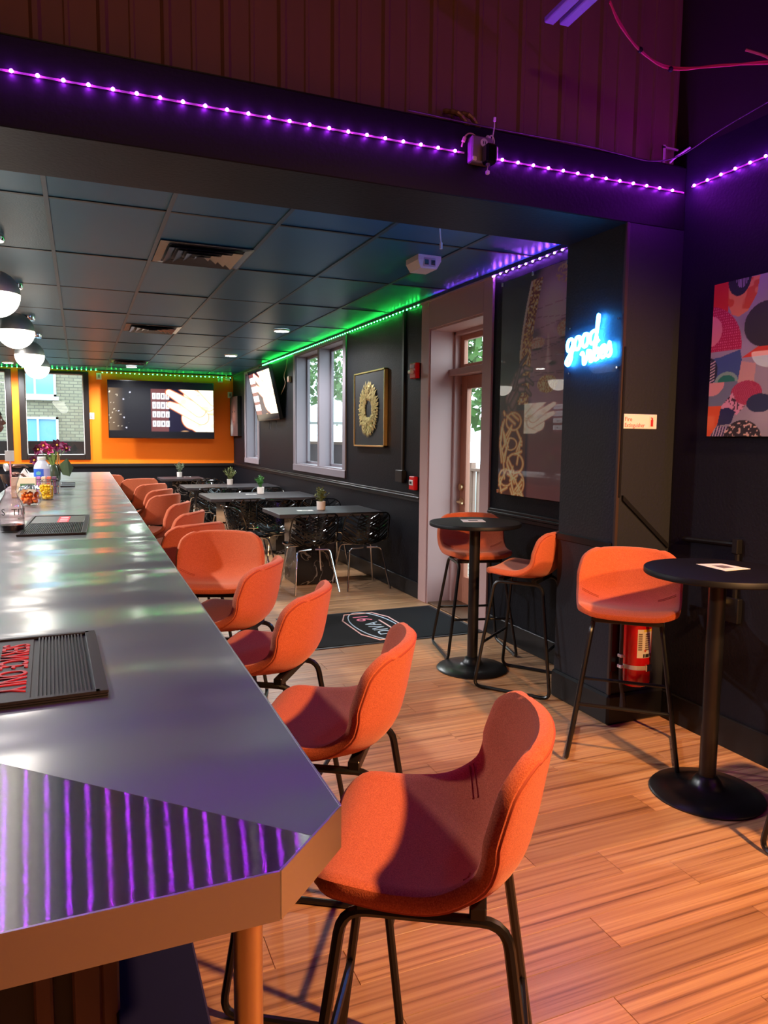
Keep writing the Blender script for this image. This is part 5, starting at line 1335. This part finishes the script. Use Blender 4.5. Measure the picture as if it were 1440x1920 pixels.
MB().box(-0.008, 0.008, -0.004, 0.004, 0.0, 0.085).box(-0.008, 0.09, -0.004, 0.004, 0.070, 0.078).build('bracket_frame', mat('pale_metal', rgb(176, 150, 150), 0.5), cb)
MB().tube(catmull([(0.03, -0.01, 0.0), (0.06, -0.02, 0.03), (0.12, -0.05, 0.075)]), 0.005, 5).build('white_lead', K['white_plastic'], cb)

# hanging strip fixture and red cable near the front ceiling
hf = empty('strip_fixture', (1.86, 2.15, 3.20), -0.05, 'blue-lit twin strip light fixture hanging at the top edge', 'light fixture')
whm = mat('pale_fixture_enamel', rgb(150, 150, 190), 0.5)
MB().box(-0.055, -0.008, -0.75, 0.575, 0.0, 0.025, 0.004).build('strip', whm, hf); MB().box(0.012, 0.059, -0.75, 0.565, 0.0, 0.025, 0.004).build('strip', whm, hf)
MB().box(-0.03, 0.03, -0.5, 0.3, 0.025, 0.06, 0.004).tube([(0, -0.4, 0.06), (0, -0.4, 0.75)], 0.006, 6).tube([(0, 0.2, 0.06), (0, 0.2, 0.75)], 0.006, 6).build('hanger', K['black_metal'], hf)
redc = mat('red_cable', rgb(205, 50, 70), 0.5)
rc = empty('red_cable', (2.0, 2.6, 3.2), 0, 'pair of red cables drooping across the dark upper corner', 'cable')
base = [(0.05, -0.02, 0.06), (0.12, 0.0, -0.005), (0.25, 0.02, -0.07), (0.42, 0.02, -0.115), (0.58, -0.10, -0.12), (0.74, -0.22, -0.135), (0.84, -0.32, -0.15)]
for d in (0.0, 0.009):
    MB().tube(catmull([(x, y, z+d*(1 if i % 2 else -0.5)) for i, (x, y, z) in enumerate(base)]), 0.0048, 6).build('cable_run', redc, rc, True)
for i in (2, 3, 5): MB().ball(base[i], 0.012, 8, 6).build('cable_tie', K['trimblack'], rc)
tw = MB().tube(catmull([(2.72, 2.50, 3.17), (2.80, 2.46, 3.14), (2.852, 2.42, 3.09)]), 0.006, 6).build('tan_cable', mat('tan_cable', rgb(180, 110, 70), 0.5)); tag(tw, 'short tan cable in the dark upper right corner', 'cable')

# ================================================================== CAMERA + SENSOR BITS
sc_ = empty('security_camera', (2.74, YF-0.12, 2.62), 0.6, 'small white security camera in the far ceiling corner', 'camera')
MB().tube([(0, 0.06, 0.0), (0, -0.06, -0.02)], 0.028, 12).build('camera_body', K['white_plastic'], sc_, True); MB().tube([(0, -0.06, -0.02), (0, -0.064, -0.0205)], 0.02, 12).build('lens', K['black_gloss'], sc_); MB().tube([(0, 0.04, 0.0), (0, 0.06, 0.08)], 0.01, 8).build('bracket', K['white_plastic'], sc_)
for (x, z, lab, nm) in ((0.36, 2.58, 'white outlet above the left corner of the large television', 'wall_outlet'), (0.215, 1.842, 'white switch plate between the far window and the television', 'switch_plate'), (2.60, 2.61, 'white outlet above the right corner of the large television', 'wall_outlet'), (2.79, 2.31, 'white plug above the small corner portrait', 'wall_outlet')):
    t = empty(nm, (x, YF, z), 0, lab, 'outlet' if 'outlet' in nm else 'switch')
    MB().box(-0.045, 0.045, -0.012, 0.0, -0.06, 0.06, 0.003).build('plate', K['white_plastic'], t); MB().box(-0.018, 0.018, -0.03, -0.012, -0.03, 0.03, 0.003).build('insert', mat('grey_insert', rgb(150, 140, 138), 0.5), t)

# ================================================================== THINGS ON THE BAR
def bar_mat(x, y, rz, w, d, label, kind):
    """ribbed rubber bar mat, w along local x, d along local y"""
    t = empty('bar_mat', (x, y, ZT), rz, label, 'bar mat')
    MB().box(-w/2, w/2, -d/2, d/2, 0.0, 0.005, 0.002).build('mat_base', K['rubber'], t)
    fr = MB(); e = 0.014
    fr.box(-w/2, -w/2+e, -d/2, d/2, 0.005, 0.011, 0.001).box(w/2-e*1.6, w/2, -d/2, d/2, 0.005, 0.011, 0.001).box(-w/2+e, w/2-e, -d/2, -d/2+e, 0.005, 0.011, 0.001).box(-w/2+e, w/2-e, d/2-e, d/2, 0.005, 0.011, 0.001)
    fr.build('mat_rim', K['rubber'], t)
    rib = MB()
    if kind == 'service':
        xs = np.arange(-w/2+0.02, w/2-0.03, 0.0068); xt = (-0.050, 0.025)
        for a in xs:
            if xt[0]-0.012 < a < xt[1]: continue
            rib.box(a, a+0.0034, -d/2+0.016, d/2-0.016, 0.005, 0.0095)
        rb = rib.build('ribs', K['rubber'], t); rb['kind'] = 'stuff'
        MB().box(xt[0]-0.004, xt[1]-0.004, -d/2+0.02, d/2-0.02, 0.005, 0.0075).build('text_panel', K['rubber'], t)
        text_mesh('mat_text', 'SERVICE ONLY', 0.078, mat('red_rubber_letter', rgb(196, 28, 44), 0.45), frame_mat(((xt[0]+xt[1])/2-0.004, 0.0, 0.0085), (0, -1, 0), (1, 0, 0), (0, 0, 1)), t, 0.0012, xscale=0.66)
    else:
        for a in np.arange(-w/2+0.018, w/2-0.02, 0.0085):
            rib.box(a, a+0.0042, -d/2+0.018, d/2-0.375, 0.005, 0.0095)
        rb = rib.build('ribs', K['rubber'], t); rb['kind'] = 'stuff'
        MB().box(-w/2+0.02, w/2-0.02, d/2-0.37, d/2-0.02, 0.005, 0.0085).build('flat_panel', mat('grey_rubber_panel', rgb(92, 86, 82), 0.35), t)
        p = MB().box(-0.005, 0.052, d/2-0.355, d/2-0.06, 0.0085, 0.0095).build('red_badge', mat('red_badge', rgb(220, 60, 70), 0.5), t)
        bl = mat('pale_badge_print', rgb(245, 190, 190), 0.5)
        for k in range(3): MB().box(0.004, 0.044, d/2-0.33+0.09*k, d/2-0.29+0.09*k, 0.0095, 0.0099).build('badge_line', bl, p)
bar_mat(-0.125, 1.615, 0.035, 0.305, 0.455, 'dark ribbed bar mat with red SERVICE ONLY lettering near the bar corner', 'service')
bar_mat(-0.125, 4.21, -0.03, 0.305, 0.86, 'black ribbed bar mat with a red badge beside the glass carafe', 'ribbed')

# carafe
def thing(name, x, y, label, cat, z=ZT, rz=0.0, group=None): return empty(name, (x, y, z), rz, label, cat, group)
cf = thing('glass_carafe', -0.322, 4.00, 'clear glass carafe with black lettering and a little dark liquid', 'carafe')
prof = [(0.0, 0.0), (0.054, 0.0), (0.058, 0.006), (0.058, 0.125), (0.050, 0.150), (0.030, 0.185), (0.026, 0.205), (0.030, 0.235), (0.046, 0.282), (0.048, 0.286), (0.045, 0.284), (0.028, 0.236), (0.0235, 0.205), (0.0275, 0.186), (0.047, 0.151), (0.0545, 0.125), (0.0545, 0.010), (0.0, 0.008)]
MB().lathe(prof, n=40).build('glass_body', glass_mat('pinkish_carafe_glass', (0.93, 0.87, 0.88, 1), 1.8), cf, True)
MB().lathe([(0.0, 0.0085), (0.0540, 0.0085), (0.0540, 0.036), (0.0, 0.036)], n=36).build('liquid', mat('dark_liquid', rgb(28, 14, 10), 0.1), cf, True)
blk = mat('black_lettering', rgb(20, 16, 18), 0.5)
def wrap_text(txt, size, r, ang, z, parent, m):
    o_ = text_mesh('lettering', txt, size, m, Matrix.Identity(4), parent, 0.0003)
    for v in o_.data.vertices:
        a = ang+v.co.x/r; rr = r+0.0006+v.co.z; v.co = Vector((rr*math.cos(a), rr*math.sin(a), z+v.co.y))
    return o_
wrap_text('S', 0.045, 0.058, -2.15, 0.100, cf, blk); wrap_text('TITO', 0.045, 0.058, -0.62, 0.100, cf, blk); wrap_text('VODKA', 0.014, 0.058, -0.62, 0.068, cf, blk)

# jar of orange sweets
oj = thing('candy_jar', -0.327, 5.47, 'round glass jar of orange sweets with crumpled foil on top', 'jar')
pr = [(0.0, 0.0), (0.045, 0.0), (0.066, 0.016), (0.078, 0.05), (0.074, 0.085), (0.056, 0.112), (0.052, 0.120), (0.050, 0.120), (0.054, 0.110), (0.071, 0.084), (0.075, 0.05), (0.063, 0.018), (0.0, 0.004)]
MB().lathe(pr, n=32).build('glass_bowl', K['glass2'], oj, True)
osm = mat('orange_sweet', rgb(255, 122, 20), 0.35, vary=(30, 0.8))
L_ = np.random.default_rng(8); sm = MB()
sweet = MB().ball((0, 0, 0), 0.017, 10, 7, (1, 0.8, 0.7)).mesh('orange_sweet', osm, True)
for i in range(60):
    for _ in range(30):
        p = L_.uniform(-1, 1, 3)*np.array([0.058, 0.058, 0.034])+np.array([0, 0, 0.05])
        if np.hypot(p[0], p[1]) < (0.052 if p[2] > 0.03 else 0.040): break
    q = inst('orange_sweet', sweet, oj, tuple(p), tuple(L_.uniform(0, 3, 3)))
cr_ = MB(); n_ = 14
vs = []; fs = []
for i in range(n_+1):
    for j in range(n_+1):
        u = -1+2*i/n_; v = -1+2*j/n_; r = math.hypot(u, v); k = 0.062
        vs.append((u*k, v*k, 0.124+0.02*(1-min(1, r))+L_.uniform(-0.008, 0.008)-0.03*max(0, r-0.8)))
for i in range(n_):
    for j in range(n_): fs.append((i*(n_+1)+j, (i+1)*(n_+1)+j, (i+1)*(n_+1)+j+1, i*(n_+1)+j+1))
cr_.add(vs, fs).build('foil_cover', mat('crumpled_foil', (0.8, 0.8, 0.84, 1), 0.25, 0.9), oj)
# jar of yellow balls
yj = thing('sweet_jar', -0.243, 5.94, 'clear square-shouldered jar of yellow sweets', 'jar')
MB().lathe([(0.0, 0.0), (0.050, 0.0), (0.053, 0.004), (0.053, 0.118), (0.050, 0.126), (0.050, 0.130), (0.047, 0.130), (0.0495, 0.118), (0.0495, 0.006), (0.0, 0.004)], n=32).build('glass_jar', K['glass2'], yj, True)
MB().lathe([(0.0, 0.130), (0.052, 0.130), (0.052, 0.138), (0.035, 0.146), (0.0, 0.148)], n=32).build('glass_lid', K['glass2'], yj, True)
ysm = mat('yellow_sweet', rgb(255, 205, 12), 0.35); ball = MB().ball((0, 0, 0), 0.0082, 8, 6).mesh('yellow_sweet', ysm, True)
core = MB().lathe([(0, 0.006), (0.036, 0.006), (0.036, 0.095), (0, 0.098)], n=20).build('inner_sweets', ysm, yj)
core['kind'] = 'stuff'
for i in range(110):
    a = L_.uniform(0, 2*math.pi); inst('yellow_sweet', ball, yj, (0.0405*math.cos(a), 0.0405*math.sin(a), L_.uniform(0.013, 0.100)))
for i in range(30):
    a = L_.uniform(0, 6.28); r = 0.036*math.sqrt(L_.uniform(0, 1)); inst('yellow_sweet', ball, yj, (r*math.cos(a), r*math.sin(a), 0.104))
# white bottle with blue label
wb_ = thing('plastic_bottle', -0.315, 7.05, 'white plastic bottle with a blue and lilac label', 'bottle')
MB().lathe([(0.0, 0.0), (0.062, 0.0), (0.066, 0.006), (0.066, 0.19), (0.060, 0.215), (0.040, 0.245), (0.032, 0.252), (0.032, 0.262), (0.0, 0.262)], n=32).build('bottle_body', mat('milky_plastic', rgb(226, 228, 236), 0.3), wb_, True)
MB().lathe([(0.034, 0.262), (0.034, 0.285), (0.030, 0.288), (0.0, 0.288)], n=24).build('cap', mat('cream_cap', rgb(240, 236, 220), 0.4), wb_, True)
def wrap_label(parent, r, a0, a1, z0, z1, fn, name, nx=30, ny=24):
    U, V = np.meshgrid(np.linspace(0, 1, nx), np.linspace(0, 1, ny)); A = a0+(a1-a0)*U
    P = np.stack([r*np.cos(A), r*np.sin(A), z0+(z1-z0)*V], -1); idx = np.arange(nx*ny).reshape(ny, nx)
    F = np.stack([idx[:-1, :-1], idx[:-1, 1:], idx[1:, 1:], idx[1:, :-1]], -1).reshape(-1, 4)
    me = bpy.data.meshes.new(name); me.from_pydata(P.reshape(-1, 3).tolist(), [], F.tolist()); c = np.ones((ny, nx, 4), np.float32); c[..., :3] = fn(U, V)
    at = me.color_attributes.new('Col', 'FLOAT_COLOR', 'POINT'); at.data.foreach_set('color', c.reshape(-1)); me.materials.append(print_mat(name+'_print', 0.4))
    o_ = bpy.data.objects.new(name, me); COL.objects.link(o_); o_.parent = parent
def wl(U, V):
    c = np.ones(U.shape+(3,))*C3(205, 196, 232); put(c, (U < 0.62)*(np.hypot(U-0.3, V-0.6) < 0.6), C3(60, 110, 220)); put(c, (np.abs(V-0.22-0.25*(U-0.3)**2) < 0.05)*(U > 0.22)*(U < 0.6), C3(232, 90, 130)); put(c, (np.hypot(U-0.35, V-0.7) < 0.13)*1.0, C3(130, 200, 190)); return c
wrap_label(wb_, 0.0668, -2.9, -0.3, 0.055, 0.185, wl, 'bottle_label')
# wire caddy with bottle goods
cdy = thing('wire_caddy', -0.262, 6.52, 'chrome wire caddy holding sauce packets behind the yellow sweets', 'caddy')
for z in (0.004, 0.06, 0.12): MB().tube(rounded([(-0.085, -0.07, z), (0.085, -0.07, z), (0.085, 0.07, z), (-0.085, 0.07, z)], 0.015, 3, True), 0.003, 5, closed=True).build('wire_loop', K['chrome'], cdy)
for x in np.linspace(-0.085, 0.085, 7):
    for y in (-0.07, 0.07): MB().tube([(x, y, 0.0), (x, y, 0.12)], 0.002, 4).build('upright_wire', K['chrome'], cdy)
for i, (x, col) in enumerate(((-0.06, (208, 120, 180)), (-0.02, (240, 200, 160)), (0.02, (230, 110, 80)), (0.058, (110, 70, 96)))):
    q = MB().box(-0.016, 0.016, -0.05, 0.05, 0.0, 0.135, 0.003).build('sauce_packet', mat('packet_%d' % i, rgb(*col), 0.5)); q.location = (-0.262+x, 6.52, ZT+0.006)
    tag(q, ['pink packet standing in the wire caddy', 'cream packet standing in the wire caddy', 'red-orange packet standing in the wire caddy', 'dark plum packet standing in the wire caddy'][i], 'packet', 'packets in the wire caddy')
# cream box with green print
bx_ = thing('snack_box', -0.405, 6.20, 'cream cardboard box with a green printed panel behind the orange sweets', 'box')
def bxf(U, V):
    c = np.ones(U.shape+(3,))*C3(238, 214, 178); put(c, (U > 0.35)*(U < 0.95)*(V > 0.42)*(V < 0.72), C3(70, 110, 66)); put(c, (np.hypot((U-0.5)/1.0, V-0.35) < 0.16)*1.0, C3(226, 160, 100)); put(c, (((V*14) % 1) < 0.3)*(U < 0.3)*(V < 0.6), C3(180, 140, 100)); return c
MB().box(-0.085, 0.085, -0.05, 0.05, 0.0, 0.155, 0.003).build('carton', mat('cream_card', rgb(238, 214, 178), 0.6), bx_)
print_sheet('carton_print', (-0.083, -0.0508, 0.003), (0.166, 0, 0), (0, 0, 0.149), 36, 30, bxf, print_mat('carton_print', 0.6), bx_)
# folded pink napkins
nk = thing('napkin_stack', -0.50, 7.9, 'folded pale pink napkins standing like a tent on the bar', 'napkins', rz=0.3)
pk = mat('pink_napkin', rgb(240, 206, 196), 0.8); wh = mat('white_napkin', rgb(244, 240, 238), 0.8)
MB().add([(-0.10, -0.06, 0), (0.06, -0.06, 0), (-0.01, 0.0, 0.155), (-0.10, 0.06, 0), (0.08, 0.06, 0)], [(0, 1, 2), (1, 4, 2), (4, 3, 2), (3, 0, 2), (0, 3, 4, 1)]).build('pink_fold', pk, nk)
MB().add([(0.06, -0.062, 0), (0.13, -0.03, 0), (0.0, 0.0, 0.156), (0.09, 0.06, 0)], [(0, 1, 2), (1, 3, 2), (3, 0, 2)]).build('white_fold', wh, nk)
# flat tray/coaster
co_ = thing('dark_tray', -0.118, 7.62, 'small flat dark tray lying on the steel bar', 'tray')
MB().box(-0.062, 0.062, -0.28, 0.28, 0.0, 0.006, 0.002).build('tray_plate', mat('grey_tray', rgb(92, 96, 100), 0.4), co_); MB().box(-0.062, 0.062, -0.28, -0.27, 0.006, 0.012).box(-0.062, 0.062, 0.27, 0.28, 0.006, 0.012).build('tray_rim', K['rubber'], co_)

# flower arrangement
fl = thing('flower_arrangement', -0.27, 8.35, 'vase of dark purple orchids and long green leaves on the bar', 'flowers')
MB().lathe([(0.0, 0), (0.06, 0), (0.07, 0.01), (0.075, 0.09), (0.06, 0.15), (0.05, 0.17), (0.046, 0.17), (0.055, 0.15), (0.0, 0.02)], n=24).build('vase', mat('dark_green_vase', rgb(58, 66, 44), 0.3), fl, True)
pm_ = mat('dark_purple_petal', rgb(120, 28, 74), 0.5, vary=(25, 0.5)); pm2 = mat('magenta_petal', rgb(196, 56, 110), 0.5)
gl_ = mat('long_green_leaf', rgb(120, 140, 60), 0.5, vary=(12, 0.6)); dg_ = mat('dark_green_leaf', rgb(54, 66, 34), 0.4)
L_ = np.random.default_rng(12)
for i, (x, y, z, m, s) in enumerate(((-0.13, 0, 0.33, pm_, 0.07), (-0.08, 0, 0.37, pm2, 0.06), (-0.03, 0.02, 0.33, pm2, 0.065), (0.05, 0, 0.375, pm_, 0.075), (0.10, 0.01, 0.37, pm2, 0.055), (0.14, 0, 0.345, pm_, 0.05), (-0.17, -0.02, 0.22, pm_, 0.06))):
    mb = MB()
    for k in range(7):
        a = k*2*math.pi/7+L_.uniform(0, 0.6); d = Vector((math.cos(a), -0.5+L_.uniform(-0.2, 0.2), math.sin(a))).normalized(); w = d.cross(Vector((0, 1, 0.2))).normalized()*s*0.36
        c0 = Vector((x, y, z)); mb.add([c0, c0+d*s*0.5+w, c0+d*s+Vector((0, -0.012, 0)), c0+d*s*0.5-w], [(0, 1, 2, 3)])
    b = mb.build('blossom', m, fl); MB().ball((x, y-0.012, z), 0.012, 8, 6).build('blossom_heart', mat('yellow_heart', rgb(226, 170, 60), 0.5) if i == 0 else bpy.data.materials['yellow_heart'], b)
    MB().tube([(0, 0, 0.15), (x*0.4, 0, 0.24), (x, y+0.005, z)], 0.003, 5).build('stem', gl_, fl)
for i in range(12):
    a = L_.uniform(-0.9, 0.9); h = L_.uniform(0.12, 0.22); w = 0.010; yy = L_.uniform(-0.03, 0.03)
    t_ = Vector((math.sin(a)*h, yy, 0.16+math.cos(a)*h)); m_ = Vector((math.sin(a)*h*0.35, yy*0.5, 0.16+h*0.62))
    MB().add([(-w*0.5, yy*0.3, 0.15), (w*0.5, yy*0.3, 0.15), m_+Vector((w, 0, 0)), m_-Vector((w, 0, 0)), t_], [(0, 1, 2, 3), (3, 2, 4)]).build('long_leaf', gl_, fl)
MB().add([(0.06, 0, 0.17), (0.14, -0.04, 0.24), (0.20, -0.02, 0.14), (0.16, -0.05, 0.05), (0.09, -0.03, 0.07)], [(0, 1, 2, 3, 4)]).build('broad_leaf', dg_, fl)
MB().tube([(0.04, 0, 0.12), (0.055, 0, 0.30)], 0.009, 6).tube([(0.075, 0.0, 0.12), (0.06, 0.0, 0.27)], 0.007, 6).build('cane', mat('tan_cane', rgb(176, 120, 60), 0.6), fl)

# tall thin stand with a white card
cdst = thing('card_holder', -0.585, 7.35, 'white card on a pink stem above the bar, beside the hand', 'card holder')
MB().lathe([(0.03, 0.0), (0.03, 0.008), (0.006, 0.012)], n=16).build('foot', K['white_plastic'], cdst); MB().tube([(0, 0, 0.01), (0, 0, 0.24)], 0.008, 6).build('stem', mat('pink_stem', rgb(240, 150, 160), 0.5), cdst)
MB().box(-0.040, 0.034, -0.003, 0.003, 0.24, 0.335, 0.002).build('card', mat('grey_white_card', rgb(190, 186, 182), 0.6), cdst)
# ================================================================== PERSON BEHIND THE BAR
skin_m = mat('brown_skin', rgb(112, 70, 52), 0.5, bump=(60, 0.1, 0.002))
hair_m = mat('black_hair', rgb(20, 16, 16), 0.7, bump=(120, 0.6, 0.004))
shirt_m = mat('black_shirt', rgb(30, 28, 34), 0.8); trouser_m = mat('dark_trousers', rgb(34, 36, 46), 0.8); shoe_m = mat('black_shoe', rgb(22, 20, 20), 0.5)
def skin_mesh(verts, edges, radii, root=0, sub=2):
    me = bpy.data.meshes.new('sk'); me.from_pydata(verts, edges, []); o = bpy.data.objects.new('sk', me); COL.objects.link(o)
    md = o.modifiers.new('s', 'SKIN'); md.use_smooth_shade = True
    for i, r in enumerate(radii):
        me.skin_vertices[0].data[i].radius = (r, r) if not isinstance(r, tuple) else r
        me.skin_vertices[0].data[i].use_root = (i == root)
    o.modifiers.new('d', 'SUBSURF').levels = sub
    dg = bpy.context.evaluated_depsgraph_get(); dg.update(); out = bpy.data.meshes.new_from_object(o.evaluated_get(dg))
    bpy.data.objects.remove(o); return out
def mesh_to_mb(me, mb):
    mb.add([tuple(v.co) for v in me.vertices], [tuple(p.vertices) for p in me.polygons])
PO = Vector((-1.03, 7.62, 0))
person = empty('person', PO, 0, 'person with short dark hair leaning over the bar, white wristband', 'person')
V = [(0, 0, .95), (.04, 0, 1.12), (.11, 0, 1.30), (.16, 0, 1.42), (.21, 0, 1.49), (.13, -.17, 1.38), (.17, -.25, 1.12), (.42, -.115, 1.185), (.455, -.10, 1.19),
     (.13, .17, 1.38), (.16, .25, 1.12), (.38, .16, 1.10), (.42, .15, 1.11), (0, -.09, .90), (.03, -.10, .50), (0, -.10, .09), (.13, -.10, .04), (0, .09, .90), (.03, .10, .50), (0, .10, .09), (.13, .10, .04)]
E_ = [(0, 1), (1, 2), (2, 3), (3, 4), (3, 5), (5, 6), (6, 7), (7, 8), (3, 9), (9, 10), (10, 11), (11, 12), (0, 13), (13, 14), (14, 15), (15, 16), (0, 17), (17, 18), (18, 19), (19, 20)]
Rr = [.13, .12, .135, .07, .052, .058, .044, .027, .030, .058, .044, .027, .030, .085, .058, .040, .034, .085, .058, .040, .034]
body = MB(); mesh_to_mb(skin_mesh(V, E_, Rr), body)
# head
hc = Vector((.285, 0, 1.605))
body.ball(hc, 0.1, 24, 16, (0.92, 0.76, 1.14)); body.ball(hc+Vector((.045, 0, -.065)), 0.055, 16, 10, (0.85, 0.85, 0.9))
body.tube([hc+Vector((.086, 0, .015)), hc+Vector((.108, 0, -.022)), hc+Vector((.088, 0, -.032))], 0.012, 8, rs=[.008, .015, .012])
body.ball(hc+Vector((.088, 0, -.060)), 0.017, 10, 8, (0.7, 1.3, 0.5)); body.ball(hc+Vector((.080, 0, .028)), 0.02, 10, 8, (0.6, 2.6, 0.5))
for s_ in (-1, 1): body.ball(hc+Vector((-.005, s_*.078, -.005)), 0.024, 10, 8, (0.8, 0.35, 1.2))
# hands: palm, four fingers, thumb
def hand(wr, fw, side, curl=0.35):
    wr = Vector(wr); fw = Vector(fw).normalized(); upv = Vector((0, 0, 1)); sd = fw.cross(upv).normalized()*side
    body.ball(wr+fw*0.045, 0.04, 12, 8, (1.1, 0.9, 0.5))
    for k, (off, ln) in enumerate(((-.027, .066), (-.009, .076), (.009, .072), (.027, .056))):
        b = wr+fw*0.072+sd*off; m = b+fw*ln*0.5; t = m+fw*ln*0.42-upv*ln*curl
        body.tube([b-fw*0.02, b, m, t], 0.008, 8, rs=[.0095, .009, .0085, .007])
    b = wr+fw*0.022-sd*0.030; m = b+fw*0.03-sd*0.022-upv*0.008; t = m+fw*0.028-sd*0.002-upv*0.012
    body.tube([b+sd*0.012, b, m, t], 0.009, 8, rs=[.013, .0115, .010, .008])
hand((.445, -.105, 1.188), (1, .30, .06), 1); hand((.41, .152, 1.108), (1, -.25, -.05), -1)
bo = body.build('tmp', None)
rm = bo.modifiers.new('r', 'REMESH'); rm.mode = 'VOXEL'; rm.voxel_size = 0.006
sm_ = bo.modifiers.new('s', 'SMOOTH'); sm_.iterations = 3; sm_.factor = 0.4
dg = bpy.context.evaluated_depsgraph_get(); dg.update(); bme = bpy.data.meshes.new_from_object(bo.evaluated_get(dg)); bpy.data.objects.remove(bo)
bme.materials.clear(); bme.materials.append(skin_m); bme.polygons.foreach_set('use_smooth', [True]*len(bme.polygons))
bo = bpy.data.objects.new('body', bme); COL.objects.link(bo); bo.parent = person
# hair cap
hv = MB().ball(hc+Vector((-.008, 0, .012)), 0.108, 28, 18, (0.94, 0.80, 1.12))
keep = [f for f in hv.f if all((hv.v[i][2]-hc.z) > (0.045 if hv.v[i][0]-hc.x > 0.03 else -0.055) for i in f)]
hv.f = keep; hv.build('hair', hair_m, person, True)
for s_ in (-1, 1):
    e = MB().ball(hc+Vector((.080, s_*.031, .008)), 0.0115, 10, 8).build('eye', mat('eye_white', rgb(220, 214, 206), 0.3) if s_ < 0 else bpy.data.materials['eye_white'], person, True)
    MB().ball(hc+Vector((.0895, s_*.031, .008)), 0.005, 8, 6).build('iris', K['black_gloss'], e)
# clothing
sh = skin_mesh([V[0], V[1], V[2], V[3], V[5], (.155, -.225, 1.21), V[9], (.15, .225, 1.21)], [(0, 1), (1, 2), (2, 3), (3, 4), (4, 5), (3, 6), (6, 7)], [.150, .138, .150, .085, .074, .066, .074, .066])
m_ = MB(); mesh_to_mb(sh, m_); m_.build('shirt', shirt_m, person, True)
trm = skin_mesh([V[0], V[13], V[14], (0, -.10, .10), V[17], V[18], (0, .10, .10)], [(0, 1), (1, 2), (2, 3), (0, 4), (4, 5), (5, 6)], [.148, .105, .080, .066, .105, .080, .066])
m_ = MB(); mesh_to_mb(trm, m_); m_.build('trousers', trouser_m, person, True)
for s_ in (-1, 1):
    MB().box(-.07, .19, s_*.10-.05, s_*.10+.05, 0.0, .09, .025).build('shoe', shoe_m, person)
MB().tube([(.385+.0, -.128, 1.178), (.412, -.117, 1.184)], 0.034, 14, caps=False).build('wristband', K['white_plastic'], person, True)
